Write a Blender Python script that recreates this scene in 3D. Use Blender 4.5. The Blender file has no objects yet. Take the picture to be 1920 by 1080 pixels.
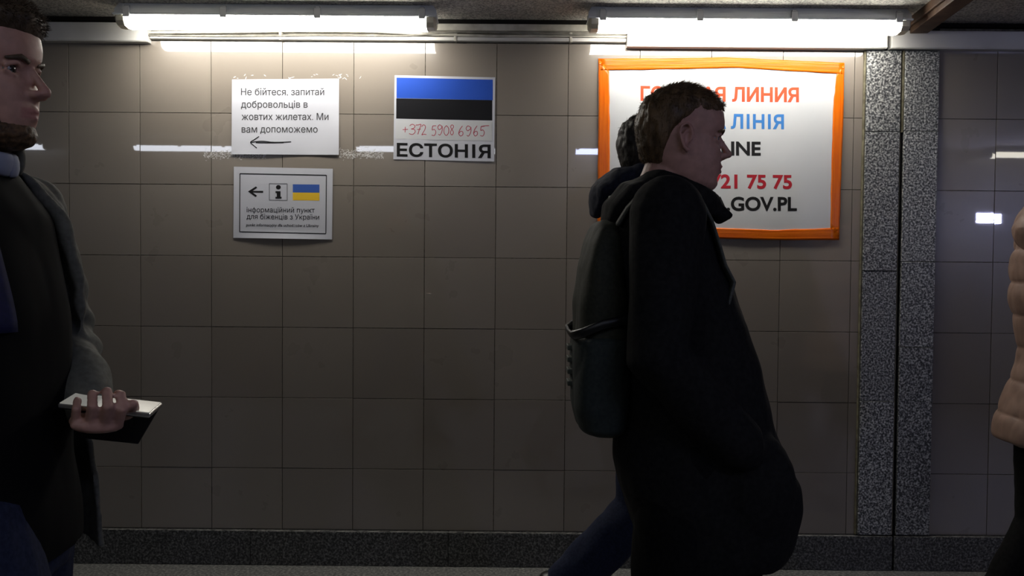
import bpy, bmesh, math, random
from mathutils import Vector, Matrix, noise
from mathutils.bvhtree import BVHTree
from mathutils.geometry import interpolate_bezier, delaunay_2d_cdt
R = math.radians
random.seed(7)
S = bpy.context.scene
C = S.collection
# ------------------------------------------------------------------ camera
FPX = 1700.0
CAM = Vector((1.5807, -3.8314, 1.30))
YAW, PIT, ROL = 0.0025, -0.0301, 0.0083
def _rot():
    c, s = math.cos(YAW), math.sin(YAW); A = Matrix(((c, s, 0), (-s, c, 0), (0, 0, 1)))
    c, s = math.cos(PIT), math.sin(PIT); B = Matrix(((1, 0, 0), (0, c, s), (0, -s, c)))
    c, s = math.cos(ROL), math.sin(ROL); D = Matrix(((c, 0, s), (0, 1, 0), (-s, 0, c)))
    return D @ B @ A
RM = _rot()
cd = bpy.data.cameras.new('camera'); cam = bpy.data.objects.new('camera', cd); C.objects.link(cam)
cd.sensor_width = 36; cd.lens = FPX / 1920 * 36; cd.clip_start = 0.05
mw = Matrix.Identity(4)
for i in range(3):
    mw[i][0] = RM[0][i]; mw[i][1] = RM[2][i]; mw[i][2] = -RM[1][i]; mw[i][3] = CAM[i]
cam.matrix_world = mw
S.camera = cam
def at(px, py, Y):
    """world point seen at photo pixel (px, py) on the vertical plane y = Y"""
    d = RM.transposed() @ Vector(((px - 960) / FPX, 1, (540 - py) / FPX))
    return CAM + d * ((Y - CAM.y) / d.y)
# ------------------------------------------------------------------ world, exposure
S.view_settings.view_transform = 'Standard'; S.view_settings.look = 'None'
S.view_settings.gamma = 1; S.view_settings.exposure = 0.0
S.view_settings.use_curve_mapping = False
w = bpy.data.worlds.new('world'); S.world = w; w.use_nodes = True
w.node_tree.nodes['Background'].inputs[0].default_value = (0.5, 0.55, 0.7, 1)
w.node_tree.nodes['Background'].inputs[1].default_value = 0.01
LAMP_E = 27.0          # radiance of the lit tube covers on the signs' side
LAMP_O = 9.0           # the older tubes on the opposite side
# ------------------------------------------------------------------ materials
def mat(name, col=(0.5, 0.5, 0.5), rough=0.6, metal=0, spec=0.5, emit=None, estr=0):
    m = bpy.data.materials.new(name); m.use_nodes = True
    b = m.node_tree.nodes['Principled BSDF']
    b.inputs['Base Color'].default_value = (*col, 1); b.inputs['Roughness'].default_value = rough
    b.inputs['Metallic'].default_value = metal; b.inputs['Specular IOR Level'].default_value = spec
    if emit:
        b.inputs['Emission Color'].default_value = (*emit, 1); b.inputs['Emission Strength'].default_value = estr
    return m
def nd(m, t, **k):
    n = m.node_tree.nodes.new(t)
    for a, v in k.items(): setattr(n, a, v)
    return n
def lk(m, a, b): m.node_tree.links.new(a, b)
def bsdf(m): return m.node_tree.nodes['Principled BSDF']
def ramp(m, src, stops):
    r = nd(m, 'ShaderNodeValToRGB'); e = r.color_ramp.elements
    while len(e) < len(stops): e.new(0.5)
    for k, (p, c) in enumerate(stops): e[k].position = p; e[k].color = (*c, 1)
    lk(m, src, r.inputs[0]); return r
def noise_n(m, scale, detail=4, vec=None, rough=0.5):
    n = nd(m, 'ShaderNodeTexNoise'); n.inputs['Scale'].default_value = scale
    n.inputs['Detail'].default_value = detail; n.inputs['Roughness'].default_value = rough
    if vec is not None: lk(m, vec, n.inputs['Vector'])
    return n
def coord(m, kind='Object', scale=(1, 1, 1)):
    t = nd(m, 'ShaderNodeTexCoord'); mp = nd(m, 'ShaderNodeMapping'); mp.inputs['Scale'].default_value = scale
    lk(m, t.outputs[kind], mp.inputs[0]); return mp.outputs[0]
def bump(m, src, strength, dist=0.002):
    b = nd(m, 'ShaderNodeBump'); b.inputs['Strength'].default_value = strength; b.inputs['Distance'].default_value = dist
    lk(m, src, b.inputs['Height']); lk(m, b.outputs[0], bsdf(m).inputs['Normal']); return b
def pos(m, scale=(1, 1, 1)):
    g = nd(m, 'ShaderNodeNewGeometry'); mp = nd(m, 'ShaderNodeMapping'); mp.inputs['Scale'].default_value = scale
    lk(m, g.outputs['Position'], mp.inputs[0]); return mp.outputs[0]

def m_tile():
    m = mat('glazed_tile', (0.3, 0.27, 0.23), 0.25, spec=0.35)
    b_ = bsdf(m); b_.inputs['Coat Weight'].default_value = 1; b_.inputs['Coat Roughness'].default_value = 0.018; b_.inputs['Coat IOR'].default_value = 1.72
    oi = nd(m, 'ShaderNodeObjectInfo')
    r = ramp(m, oi.outputs['Random'], [(0, (0.205, 0.178, 0.150)), (1, (0.232, 0.203, 0.173))])
    n = noise_n(m, 3.0, 5, pos(m)); r2 = ramp(m, n.outputs[0], [(0.25, (0.94, 0.94, 0.94)), (0.8, (1, 1, 1))])
    mx = nd(m, 'ShaderNodeMixRGB', blend_type='MULTIPLY'); mx.inputs[0].default_value = 1
    lk(m, r.outputs[0], mx.inputs[1]); lk(m, r2.outputs[0], mx.inputs[2])
    # sparse dirt specks
    n3 = noise_n(m, 70, 2, pos(m)); r3 = ramp(m, n3.outputs[0], [(0.74, (1, 1, 1)), (0.80, (0.45, 0.4, 0.33))])
    mx2 = nd(m, 'ShaderNodeMixRGB', blend_type='MULTIPLY'); mx2.inputs[0].default_value = 0.2
    lk(m, mx.outputs[0], mx2.inputs[1]); lk(m, r3.outputs[0], mx2.inputs[2])
    lk(m, mx2.outputs[0], bsdf(m).inputs['Base Color'])
    nb = noise_n(m, 9, 2, pos(m)); bump(m, nb.outputs[0], 0.06, 0.002)
    nr = noise_n(m, 5, 4, pos(m)); rr = ramp(m, nr.outputs[0], [(0.3, (0.27,) * 3), (0.75, (0.31,) * 3)])
    lk(m, rr.outputs[0], bsdf(m).inputs['Roughness'])
    return m
def m_granite(name, dark, mid, light, scale=95, rough=0.45):
    m = mat(name, mid, rough)
    p = pos(m)
    n = noise_n(m, scale, 3, p, 0.6)
    r = ramp(m, n.outputs[0], [(0.40, dark), (0.50, mid), (0.60, light), (0.70, tuple(min(1, c * 1.5) for c in light))])
    v = nd(m, 'ShaderNodeTexVoronoi'); v.inputs['Scale'].default_value = scale * 1.3; lk(m, p, v.inputs['Vector'])
    r2 = ramp(m, v.outputs['Distance'], [(0.12, (0.5, 0.5, 0.5)), (0.45, (1, 1, 1))])
    mx = nd(m, 'ShaderNodeMixRGB', blend_type='MULTIPLY'); mx.inputs[0].default_value = 0.7
    lk(m, r.outputs[0], mx.inputs[1]); lk(m, r2.outputs[0], mx.inputs[2])
    oi = nd(m, 'ShaderNodeObjectInfo'); ro = ramp(m, oi.outputs['Random'], [(0, (0.75, 0.75, 0.76)), (1, (1, 1, 1))])
    mx2 = nd(m, 'ShaderNodeMixRGB', blend_type='MULTIPLY'); mx2.inputs[0].default_value = 1
    lk(m, mx.outputs[0], mx2.inputs[1]); lk(m, ro.outputs[0], mx2.inputs[2])
    lk(m, mx2.outputs[0], bsdf(m).inputs['Base Color'])
    bump(m, n.outputs[0], 0.12, 0.001)
    return m
def m_plaster():
    m = mat('sprayed_plaster', (0.3, 0.3, 0.28), 0.9, spec=0.2)
    n = noise_n(m, 120, 3, pos(m), 0.6)
    r = ramp(m, n.outputs[0], [(0.38, (0.32, 0.31, 0.29)), (0.58, (0.80, 0.77, 0.70))])
    n2 = noise_n(m, 2.2, 4, pos(m)); r2 = ramp(m, n2.outputs[0], [(0.35, (0.6, 0.6, 0.6)), (0.65, (1, 1, 1))])
    mx = nd(m, 'ShaderNodeMixRGB', blend_type='MULTIPLY'); mx.inputs[0].default_value = 0.8
    lk(m, r.outputs[0], mx.inputs[1]); lk(m, r2.outputs[0], mx.inputs[2])
    lk(m, mx.outputs[0], bsdf(m).inputs['Base Color']); bump(m, n.outputs[0], 0.8, 0.006)
    return m
def m_noisy(name, c1, c2, scale, rough=0.8, bs=0.2, bd=0.002, stretch=(1, 1, 1), spec=0.3, metal=0):
    m = mat(name, c1, rough, metal, spec)
    n = noise_n(m, scale, 5, coord(m, 'Object', stretch))
    r = ramp(m, n.outputs[0], [(0.35, c1), (0.65, c2)])
    lk(m, r.outputs[0], bsdf(m).inputs['Base Color'])
    if bs: bump(m, n.outputs[0], bs, bd)
    return m
def m_skin(name, base, lip):
    m = mat(name, base, 0.5, spec=0.35)
    a = nd(m, 'ShaderNodeAttribute', attribute_name='tint')
    n = noise_n(m, 60, 4, coord(m)); r = ramp(m, n.outputs[0], [(0.3, tuple(c * 0.85 for c in base)), (0.7, tuple(min(1, c * 1.08) for c in base))])
    mx = nd(m, 'ShaderNodeMixRGB'); lk(m, a.outputs['Fac'], mx.inputs[0]); lk(m, r.outputs[0], mx.inputs[1]); mx.inputs[2].default_value = (*lip, 1)
    lk(m, mx.outputs[0], bsdf(m).inputs['Base Color']); bump(m, n.outputs[0], 0.12, 0.001)
    bsdf(m).inputs['Subsurface Weight'].default_value = 0.06
    bsdf(m).inputs['Subsurface Radius'].default_value = (0.01, 0.004, 0.002)
    return m
M = dict(
    tile=m_tile(),
    grout=m_noisy('grout', (0.06, 0.055, 0.045), (0.16, 0.15, 0.12), 60, 0.9, 0.2),
    granite=m_granite('speckled_granite', (0.025, 0.027, 0.03), (0.17, 0.175, 0.175), (0.50, 0.50, 0.47), 125),
    plinth=m_granite('dark_plinth_granite', (0.02, 0.02, 0.02), (0.07, 0.07, 0.068), (0.17, 0.17, 0.16), 110),
    floor=m_granite('floor_granite', (0.07, 0.07, 0.07), (0.15, 0.15, 0.145), (0.24, 0.24, 0.22), 90, 0.5),
    plaster=m_plaster(),
    dark=mat('dark_gap', (0.012, 0.011, 0.01), 0.9, spec=0.1),
    edge_highlight=m_noisy('broken_plinth_highlight', (0.03, 0.03, 0.03), (0.30, 0.29, 0.27), 45, 0.7, 0.3),
    seal=m_noisy('yellowed_sealant', (0.09, 0.08, 0.05), (0.17, 0.155, 0.10), 40, 0.6),
    duct=m_noisy('white_plastic_duct', (0.55, 0.54, 0.52), (0.62, 0.61, 0.585), 6, 0.4, 0.0),
    cable=m_noisy('dusty_white_cable', (0.38, 0.36, 0.31), (0.55, 0.53, 0.47), 20, 0.5, 0.05),
    greycable=m_noisy('dusty_grey_cable', (0.16, 0.15, 0.13), (0.26, 0.25, 0.22), 20, 0.5, 0.05),
    house=m_noisy('grey_lamp_housing', (0.66, 0.69, 0.70), (0.72, 0.75, 0.76), 12, 0.3, 0.03),
    clip=mat('grey_clip', (0.5, 0.52, 0.53), 0.25),
    endcap=mat('frosted_cream_cover', (0.62, 0.58, 0.44), 0.3),
    lit_warm=mat('lit_cover_warm', (0.8, 0.8, 0.75), 0.4, emit=(1.0, 0.96, 0.87), estr=LAMP_E),
    lit_cool=mat('lit_cover_white', (0.8, 0.8, 0.8), 0.4, emit=(0.84, 0.89, 1.0), estr=LAMP_O),
    lit_yell=mat('lit_cover_yellowish', (0.8, 0.8, 0.75), 0.4, emit=(1.0, 0.94, 0.78), estr=LAMP_O),
    lit_blue=mat('lit_cover_bluish', (0.8, 0.8, 0.9), 0.4, emit=(0.55, 0.62, 1.0), estr=LAMP_O * 2.1),
    led=mat('lit_led_dot', (0.8, 0.8, 0.9), 0.4, emit=(0.55, 0.58, 1.0), estr=330),
    rust=m_noisy('rust_brown_paint', (0.045, 0.022, 0.012), (0.10, 0.055, 0.03), 14, 0.65, 0.3, 0.004),
    paper=m_noisy('office_paper', (0.475, 0.485, 0.54), (0.505, 0.515, 0.57), 4, 0.55, 0.0),
    poster=m_noisy('poster_paper', (0.48, 0.495, 0.515), (0.52, 0.53, 0.545), 3, 0.45, 0.0),
    tape=m_noisy('orange_tape', (0.54, 0.085, 0.001), (0.64, 0.14, 0.002), 8, 0.28, 0.5, 0.0015, (0.6, 1, 30)),
    tapev=m_noisy('orange_tape_upright', (0.54, 0.085, 0.001), (0.64, 0.14, 0.002), 8, 0.28, 0.5, 0.0015, (30, 1, 0.6)),
    ink=mat('black_ink', (0.010, 0.010, 0.011), 0.6, spec=0.15), greyink=mat('grey_ink', (0.055, 0.055, 0.06), 0.6, spec=0.15),
    pencil=mat('faint_grey_line', (0.35, 0.35, 0.38), 0.6),
    blueflag=mat('flag_blue', (0.020, 0.075, 0.43), 0.35, spec=0.3), blackflag=mat('flag_black', (0.009, 0.009, 0.011), 0.4, spec=0.2),
    uablue=mat('print_blue', (0.03, 0.09, 0.36), 0.5), uayellow=mat('print_yellow', (0.72, 0.46, 0.02), 0.5),
    redpen=mat('red_pen', (0.42, 0.06, 0.09), 0.5),
    orred=mat('print_orange_red', (0.52, 0.075, 0.03), 0.6, spec=0.15), ltblue=mat('print_light_blue', (0.04, 0.17, 0.46), 0.6, spec=0.15),
    dkred=mat('print_dark_red', (0.36, 0.018, 0.03), 0.6, spec=0.15),
    residue=mat('glue_residue', (0.68, 0.67, 0.66), 0.35),
    oppo=m_noisy('far_side_wall_tile', (0.10, 0.09, 0.08), (0.13, 0.115, 0.10), 5, 0.25, 0.0),
    skin=m_skin('skin', (0.46, 0.27, 0.21), (0.36, 0.13, 0.12)),
    skin2=m_skin('skin_ruddy', (0.45, 0.25, 0.19), (0.34, 0.12, 0.11)),
    eye=mat('eye_white', (0.26, 0.25, 0.24), 0.15), iris=mat('iris', (0.03, 0.025, 0.02), 0.1),
    ginger=m_noisy('ginger_brown_hair', (0.055, 0.032, 0.014), (0.15, 0.09, 0.04), 60, 0.5, 0.9, 0.004, (1, 1, 0.25)),
    darkhair=m_noisy('dark_hair', (0.012, 0.009, 0.007), (0.03, 0.022, 0.016), 60, 0.5, 0.9, 0.004, (1, 1, 0.25)),
    brownhair=m_noisy('brown_hair', (0.04, 0.026, 0.014), (0.11, 0.075, 0.045), 60, 0.5, 0.9, 0.004, (1, 1, 0.25)),
    beard=m_noisy('short_beard', (0.045, 0.025, 0.012), (0.12, 0.065, 0.03), 120, 0.6, 0.9, 0.003),
    blackcoat=m_noisy('black_wool', (0.006, 0.006, 0.006), (0.012, 0.0115, 0.011), 90, 0.9, 0.2, 0.001, spec=0.15),
    strap=m_noisy('olive_webbing', (0.045, 0.048, 0.038), (0.075, 0.078, 0.062), 150, 0.7, 0.3, 0.001),
    packtop=m_noisy('olive_black_canvas', (0.020, 0.022, 0.014), (0.033, 0.034, 0.022), 120, 0.75, 0.3, 0.001),
    packlow=m_noisy('dark_green_canvas', (0.019, 0.026, 0.024), (0.03, 0.038, 0.034), 120, 0.75, 0.3, 0.001),
    zip=mat('zip', (0.006, 0.006, 0.006), 0.4), buckle=mat('grey_webbing_loop', (0.07, 0.08, 0.065), 0.5),
    navy=m_noisy('navy_cotton', (0.009, 0.011, 0.02), (0.016, 0.019, 0.034), 90, 0.85, 0.2, 0.001, spec=0.2),
    jeans=m_noisy('dark_denim', (0.010, 0.014, 0.034), (0.018, 0.024, 0.055), 140, 0.85, 0.25, 0.001, spec=0.2),
    blacktr=m_noisy('black_trousers', (0.004, 0.004, 0.004), (0.008, 0.008, 0.008), 100, 0.9, 0.1, 0.001, spec=0.1),
    olive=m_noisy('olive_grey_jacket', (0.085, 0.084, 0.068), (0.12, 0.118, 0.097), 100, 0.8, 0.25, 0.001, spec=0.3),
    blackin=mat('black_lining', (0.004, 0.004, 0.004), 0.85, spec=0.1),
    blueshirt=m_noisy('blue_shirt', (0.006, 0.008, 0.04), (0.01, 0.012, 0.06), 80, 0.8, 0.1, 0.001),
    whitecollar=mat('pale_collar', (0.20, 0.22, 0.30), 0.8),
    pink=m_noisy('dusty_pink_nylon', (0.18, 0.115, 0.088), (0.23, 0.15, 0.115), 20, 0.5, 0.15, 0.002),
    leather=mat('black_leather', (0.012, 0.011, 0.01), 0.35), sole=mat('rubber_sole', (0.03, 0.03, 0.03), 0.8),
    phone=mat('black_glass', (0.006, 0.006, 0.007), 0.08), phonelit=mat('lit_phone_screen', (0.02, 0.02, 0.02), 0.1, emit=(0.9, 0.88, 0.8), estr=0.2), phoneedge=mat('silver_metal', (0.62, 0.61, 0.58), 0.25, 0.9),
)
# ------------------------------------------------------------------ object helpers
def link(name, me, m=None, parent=None, loc=None, smooth=False):
    o = bpy.data.objects.new(name, me); C.objects.link(o)
    if m is not None:
        for x in (m if isinstance(m, (list, tuple)) else [m]): me.materials.append(x)
    if parent is not None: o.parent = parent
    if loc is not None: o.location = loc
    if smooth: me.polygons.foreach_set('use_smooth', [True] * len(me.polygons))
    return o
def bobj(name, bm, m, parent=None, loc=None, smooth=False):
    me = bpy.data.meshes.new(name); bmesh.ops.recalc_face_normals(bm, faces=bm.faces); bm.to_mesh(me); bm.free()
    return link(name, me, m, parent, loc, smooth)
def tag(o, label=None, cat=None, group=None, kind=None):
    if label: o['label'] = label
    if cat: o['category'] = cat
    if group: o['group'] = group
    if kind: o['kind'] = kind
    return o
def empty(name, loc, rz=0):
    o = bpy.data.objects.new(name, None); C.objects.link(o); o.location = loc; o.rotation_euler = (0, 0, rz); return o
def box(bm, x0, x1, y0, y1, z0, z1, bev=0, seg=1, mi=0):
    r = bmesh.ops.create_cube(bm, size=1)
    vs = r['verts']
    for v in vs:
        v.co = Vector((x0 + (v.co.x + .5) * (x1 - x0), y0 + (v.co.y + .5) * (y1 - y0), z0 + (v.co.z + .5) * (z1 - z0)))
    fs = set(f for v in vs for f in v.link_faces)
    for f in fs: f.material_index = mi
    if bev:
        es = set(e for v in vs for e in v.link_edges)
        bmesh.ops.bevel(bm, geom=list(es), offset=bev, segments=seg, affect='EDGES', profile=0.6)
def tube(bm, pts, rad, seg=12, cap=True, flat=1.0, up=None, round_end=True):
    """closed tapered tube; rad = list of radii or (ra, rb) pairs; ra lies along 'side'"""
    pts = [Vector(p) for p in pts]; n = len(pts)
    rad = [(r, r * flat) if not isinstance(r, (tuple, list)) else r for r in rad]
    T = []
    for i in range(n):
        a = pts[max(0, i - 1)]; b = pts[min(n - 1, i + 1)]; T.append((b - a).normalized())
    ref = Vector(up) if up is not None else (Vector((0, 1, 0)) if abs(T[0].y) < 0.9 else Vector((1, 0, 0)))
    rings = []; P = []; Q = []; TT = []
    if round_end:
        for k in (0.15, 0.6): 
            c = pts[0] - T[0] * min(rad[0]) * math.sqrt(max(0, 1 - k * k)) * 0.9; P.append(c); Q.append((rad[0][0] * k, rad[0][1] * k)); TT.append(T[0])
    for i in range(n): P.append(pts[i]); Q.append(rad[i]); TT.append(T[i])
    if round_end:
        for k in (0.6, 0.15):
            c = pts[-1] + T[-1] * min(rad[-1]) * math.sqrt(max(0, 1 - k * k)) * 0.9; P.append(c); Q.append((rad[-1][0] * k, rad[-1][1] * k)); TT.append(T[-1])
    for c, q, t in zip(P, Q, TT):
        s = (ref - t * ref.dot(t)).normalized(); u = t.cross(s).normalized(); ref = s
        rings.append([bm.verts.new(c + s * q[0] * math.cos(2 * math.pi * k / seg) + u * q[1] * math.sin(2 * math.pi * k / seg)) for k in range(seg)])
    for a, b in zip(rings[:-1], rings[1:]):
        for k in range(seg): bm.faces.new((a[k], a[(k + 1) % seg], b[(k + 1) % seg], b[k]))
    if cap:
        bm.faces.new(rings[0][::-1]); bm.faces.new(rings[-1])
def ell(bm, c, r, seg=14, rot=None):
    res = bmesh.ops.create_uvsphere(bm, u_segments=seg, v_segments=seg // 2 + 2, radius=1)
    A = rot.to_matrix() if rot is not None else Matrix.Identity(3)
    for v in res['verts']: v.co = A @ Vector((v.co.x * r[0], v.co.y * r[1], v.co.z * r[2])) + Vector(c)
def interp(tab, z):
    if z <= tab[0][0]: return tab[0][1:]
    for a, b in zip(tab[:-1], tab[1:]):
        if z <= b[0]:
            t = (z - a[0]) / (b[0] - a[0]); t2 = t * t * (3 - 2 * t) * 0.4 + t * 0.6
            return [p + (q - p) * t2 for p, q in zip(a[1:], b[1:])]
    return tab[-1][1:]
def loft(bm, secs, seg=40, ex=2.3, n=None, close=True):
    """horizontal sections (z, x_front, x_back, half_width[, y_centre]), low to high"""
    zs = [s[0] for s in secs]
    if n:
        zs = [zs[0] + (zs[-1] - zs[0]) * k / n for k in range(n + 1)]
    rings = []
    for z in zs:
        v = interp(secs, z); xf, xb, hw = v[:3]; yc = v[3] if len(v) > 3 else 0
        xc = (xf + xb) / 2; hd = (xf - xb) / 2
        ring = []
        for k in range(seg):
            t = 2 * math.pi * k / seg; c, s = math.cos(t), math.sin(t)
            ring.append(bm.verts.new((xc + hd * math.copysign(abs(c) ** (2 / ex), c), yc + hw * math.copysign(abs(s) ** (2 / ex), s), z)))
        rings.append(ring)
    for a, b in zip(rings[:-1], rings[1:]):
        for k in range(seg): bm.faces.new((a[k], a[(k + 1) % seg], b[(k + 1) % seg], b[k]))
    if close:
        bm.faces.new(rings[0][::-1]); bm.faces.new(rings[-1])
def remesh(bm, voxel, smooth=4, fac=0.6, disp=None):
    """fuse the closed shapes in bm into one continuous surface and return its mesh"""
    me = bpy.data.meshes.new('tmp'); bmesh.ops.recalc_face_normals(bm, faces=bm.faces); bm.to_mesh(me); bm.free()
    o = bpy.data.objects.new('tmp', me); C.objects.link(o)
    r = o.modifiers.new('r', 'REMESH'); r.mode = 'VOXEL'; r.voxel_size = voxel
    if smooth:
        s = o.modifiers.new('s', 'SMOOTH'); s.iterations = smooth; s.factor = fac
    dg = bpy.context.evaluated_depsgraph_get(); out = bpy.data.meshes.new_from_object(o.evaluated_get(dg), depsgraph=dg)
    bpy.data.objects.remove(o); bpy.data.meshes.remove(me)
    if disp:
        ns = [v.normal.copy() for v in out.vertices]
        for v, nrm in zip(out.vertices, ns):
            v.co = v.co + nrm * disp(v.co)
    out.polygons.foreach_set('use_smooth', [True] * len(out.polygons))
    return out
# ------------------------------------------------------------------ the shell
XL, XR, YB = -3.0, 7.2, -4.15          # corridor ends and the opposite wall
ZC = 2.305                             # ceiling
Z0 = 1.91                              # tile joint that runs behind the top papers
def struct(name, bm, m, **k): return tag(bobj(name, bm, m, **k), kind='structure')
wall = empty('wall_front', (0, 0, 0)); tag(wall, kind='structure')
bm = bmesh.new(); box(bm, XL, XR, 0.004, 0.14, 0, ZC + 0.1); bobj('wall_base', bm, M['grout'], wall)
# glazed tiles: bevelled slabs, mesh data shared by size
TS = 0.3; GAP = 0.0022
_tm = {}
def tile_mesh(wd, ht):
    k = (round(wd, 3), round(ht, 3))
    if k not in _tm:
        b = bmesh.new(); a, c = wd / 2 - GAP / 2, ht / 2 - GAP / 2; i = 0.0006
        back = [b.verts.new((x, 0.006, z)) for x, z in ((-a, -c), (a, -c), (a, c), (-a, c))]
        mid = [b.verts.new((x, -0.0008, z)) for x, z in ((-a, -c), (a, -c), (a, c), (-a, c))]
        fr = [b.verts.new((x, -0.0018, z)) for x, z in ((-a + i, -c + i), (a - i, -c + i), (a - i, c - i), (-a + i, c - i))]
        for p, q in ((back, mid), (mid, fr)):
            for j in range(4): b.faces.new((p[j], p[(j + 1) % 4], q[(j + 1) % 4], q[j]))
        b.faces.new(fr)
        me = bpy.data.meshes.new('tile'); bmesh.ops.recalc_face_normals(b, faces=b.faces); b.to_mesh(me); b.free()
        me.materials.append(M['tile']); _tm[k] = me
    return _tm[k]
def put_tile(x0, x1, z0, z1):
    o = bpy.data.objects.new('tile', tile_mesh(x1 - x0, z1 - z0)); C.objects.link(o); o.parent = wall
    o.location = ((x0 + x1) / 2, random.uniform(-0.0003, 0.0003), (z0 + z1) / 2)
    o.rotation_euler = (random.gauss(0, R(0.035)), 0, random.gauss(0, R(0.04)))
PL, PR = 3.045, 3.352                   # pillar
rows = [(Z0, Z0 + 0.3)] + [(Z0 - 0.3 * (k + 1), Z0 - 0.3 * k) for k in range(5)] + [(0.148, Z0 - 1.5)]
for z0, z1 in rows:
    for i in range(-10, 10): put_tile(i * TS, (i + 1) * TS, z0, z1)
    put_tile(10 * TS, PL - 0.008, z0, z1)
    put_tile(PR, 3.598, z0, z1)
    for i in range(12): put_tile(3.598 + i * TS, 3.598 + (i + 1) * TS, z0, z1)
# granite pillar: two upright strips of stacked slabs with a dark expansion gap
pil = empty('trim_1', (0, 0, 0)); tag(pil, kind='structure')
bm = bmesh.new(); box(bm, PL, PR, -0.004, 0.006, 0, ZC); bobj('backing', bm, M['dark'], pil)
def slabs(x0, x1, cuts, y=-0.017):
    for a, b in zip(cuts[:-1], cuts[1:]):
        bm = bmesh.new(); box(bm, x0, x1, y + random.uniform(-0.0015, 0.0015), 0, a + 0.001, b - 0.001, 0.0015)
        bobj('granite_slab', bm, M['granite'], pil)
bm = bmesh.new(); box(bm, XL, PL - 0.01, -0.0250, -0.0185, 0.1464, 0.1482, 0.0006); box(bm, PR, XR, -0.0250, -0.0185, 0.1464, 0.1482, 0.0006); PB = bm  # thin pale strip: the plinth's bright top-edge highlight, put in as colour
slabs(PL, PL + 0.143, [0.15, 0.72, 1.27, 1.853, 2.19])
slabs(PL + 0.161, PR - 0.004, [0.15, 0.95, 1.31, 1.856, 2.19])
bm = bmesh.new(); box(bm, PL - 0.009, PL - 0.001, -0.012, 0.004, 0.15, 2.2, 0.002); bobj('sealant_bead', bm, M['seal'], pil)
bm = bmesh.new(); box(bm, PL + 0.1445, PL + 0.151, -0.006, -0.002, 0.15, 2.2); box(bm, PL + 0.151, PL + 0.160, -0.013, 0, 1.85, 2.2, 0.002)
bobj('joint_filler', bm, M['seal'], pil)
# plinth in granite lengths
base = empty('baseboard_front', (0, 0, 0)); tag(base, kind='structure')
cuts = [XL, -2.1, -1.2, -0.35, 0.47, 1.31, 2.2, PL + 0.145]
cuts2 = [PL + 0.153, 3.8, 4.7, 5.6, 6.5, XR]
for cc in (cuts, cuts2):
    for a, b in zip(cc[:-1], cc[1:]):
        bm = bmesh.new(); box(bm, a + 0.0007, b - 0.0007, -0.026, 0.01, 0.001, 0.1465, 0.0018)
        bobj('plinth_slab', bm, M['plinth'], base)
bm = bmesh.new(); box(bm, PL + 0.12, PL + 0.18, -0.012, 0.0, 0.0, 0.147); bobj('plinth_gap', bm, M['dark'], base); tag(bobj('plinth_highlight', PB, M['edge_highlight'], base), kind='stuff')
bm = bmesh.new(); box(bm, XL, XR, YB - 0.12, 0.14, -0.12, 0); struct('floor', bm, M['floor'])
bm = bmesh.new(); box(bm, XL, XR, YB - 0.12, 0.14, ZC, ZC + 0.12); struct('ceiling', bm, M['plaster'])
bm = bmesh.new(); box(bm, XL, XR, YB - 0.12, YB, 0, ZC); struct('wall_back', bm, M['oppo'])
# brown steel strip across the ceiling above the pillar
bm = bmesh.new()
box(bm, -0.036, 0.036, -4.05, 0.0, -0.062, -0.002, 0.004, 2)
box(bm, -0.050, -0.036, -4.05, 0.0, -0.040, -0.002, 0.003)
bm.transform(Matrix.Translation((3.238, -0.062, ZC + 0.006)) @ Matrix.Rotation(R(-6), 4, 'Z'))
struct('trim_2', bm, M['rust'])
# dark strip where ceiling meets wall
bm = bmesh.new(); box(bm, XL, XR, -0.02, 0.004, ZC - 0.018, ZC - 0.001); struct('trim_3', bm, M['dark'])
# ------------------------------------------------------------------ trunking and cables along the top of the wall
def duct(name, x0, x1, z0, z1, dy, label, lid=True):
    t = empty(name, (x0, 0, z0)); tag(t, label, 'cable duct')
    bm = bmesh.new(); box(bm, 0, x1 - x0, -dy, 0.0, 0, z1 - z0, 0.003, 2); bobj('channel', bm, M['duct'], t)
    if lid:
        bm = bmesh.new(); box(bm, 0.001, x1 - x0 - 0.001, -dy - 0.003, -dy + 0.001, 0.003, z1 - z0 - 0.003, 0.001); bobj('lid', bm, M['duct'], t)
    return t
D0 = at(276, 78, -0.045); D1 = at(276, 42, -0.045)
duct('cable_duct', XL, D0.x, D0.z, D1.z, 0.045, 'plain white cable duct at top left, ending under the left lamp')
E0 = at(1176, 87, -0.045); E1 = at(1664, 92, -0.045)
duct('cable_duct', E0.x, E1.x, E0.z, E0.z + 0.062, 0.045, 'brightly lit white cable duct above the orange-taped poster')
F0 = at(1670, 91, -0.04); F1 = at(1670, 57, -0.04)
duct('cable_duct', F0.x + 0.002, XR, F0.z, F1.z, 0.042, 'bluish-looking white cable duct at top right, right of the pillar')
# open back plate and strands between the ducts
x0, x1 = D0.x + 0.002, E0.x - 0.002
t = empty('wall_conduit', (x0, 0, D0.z)); tag(t, 'flat off-white conduit with a rounded pipe below it, between the ducts', 'conduit')
L = x1 - x0
def zz(py): return at(900, py, -0.02).z - D0.z
bm = bmesh.new(); box(bm, 0, L, -0.018, 0, zz(57), zz(44), 0.002); bobj('upper_strip', bm, M['cable'], t)
bm = bmesh.new(); box(bm, 0, L, -0.028, 0, zz(77.5), zz(70), 0.005, 3); bobj('lower_pipe', bm, M['duct'], t)
bm = bmesh.new(); box(bm, 0, L, -0.004, 0, zz(78), zz(43)); bobj('back_plate', bm, M['greycable'], t)
for xx in (0.18 * 3, 1.27, 1.75):
    bm = bmesh.new(); box(bm, xx, xx + 0.012, -0.031, 0, zz(78.5), zz(60), 0.002); bobj('bracket', bm, M['cable'], t)
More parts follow.
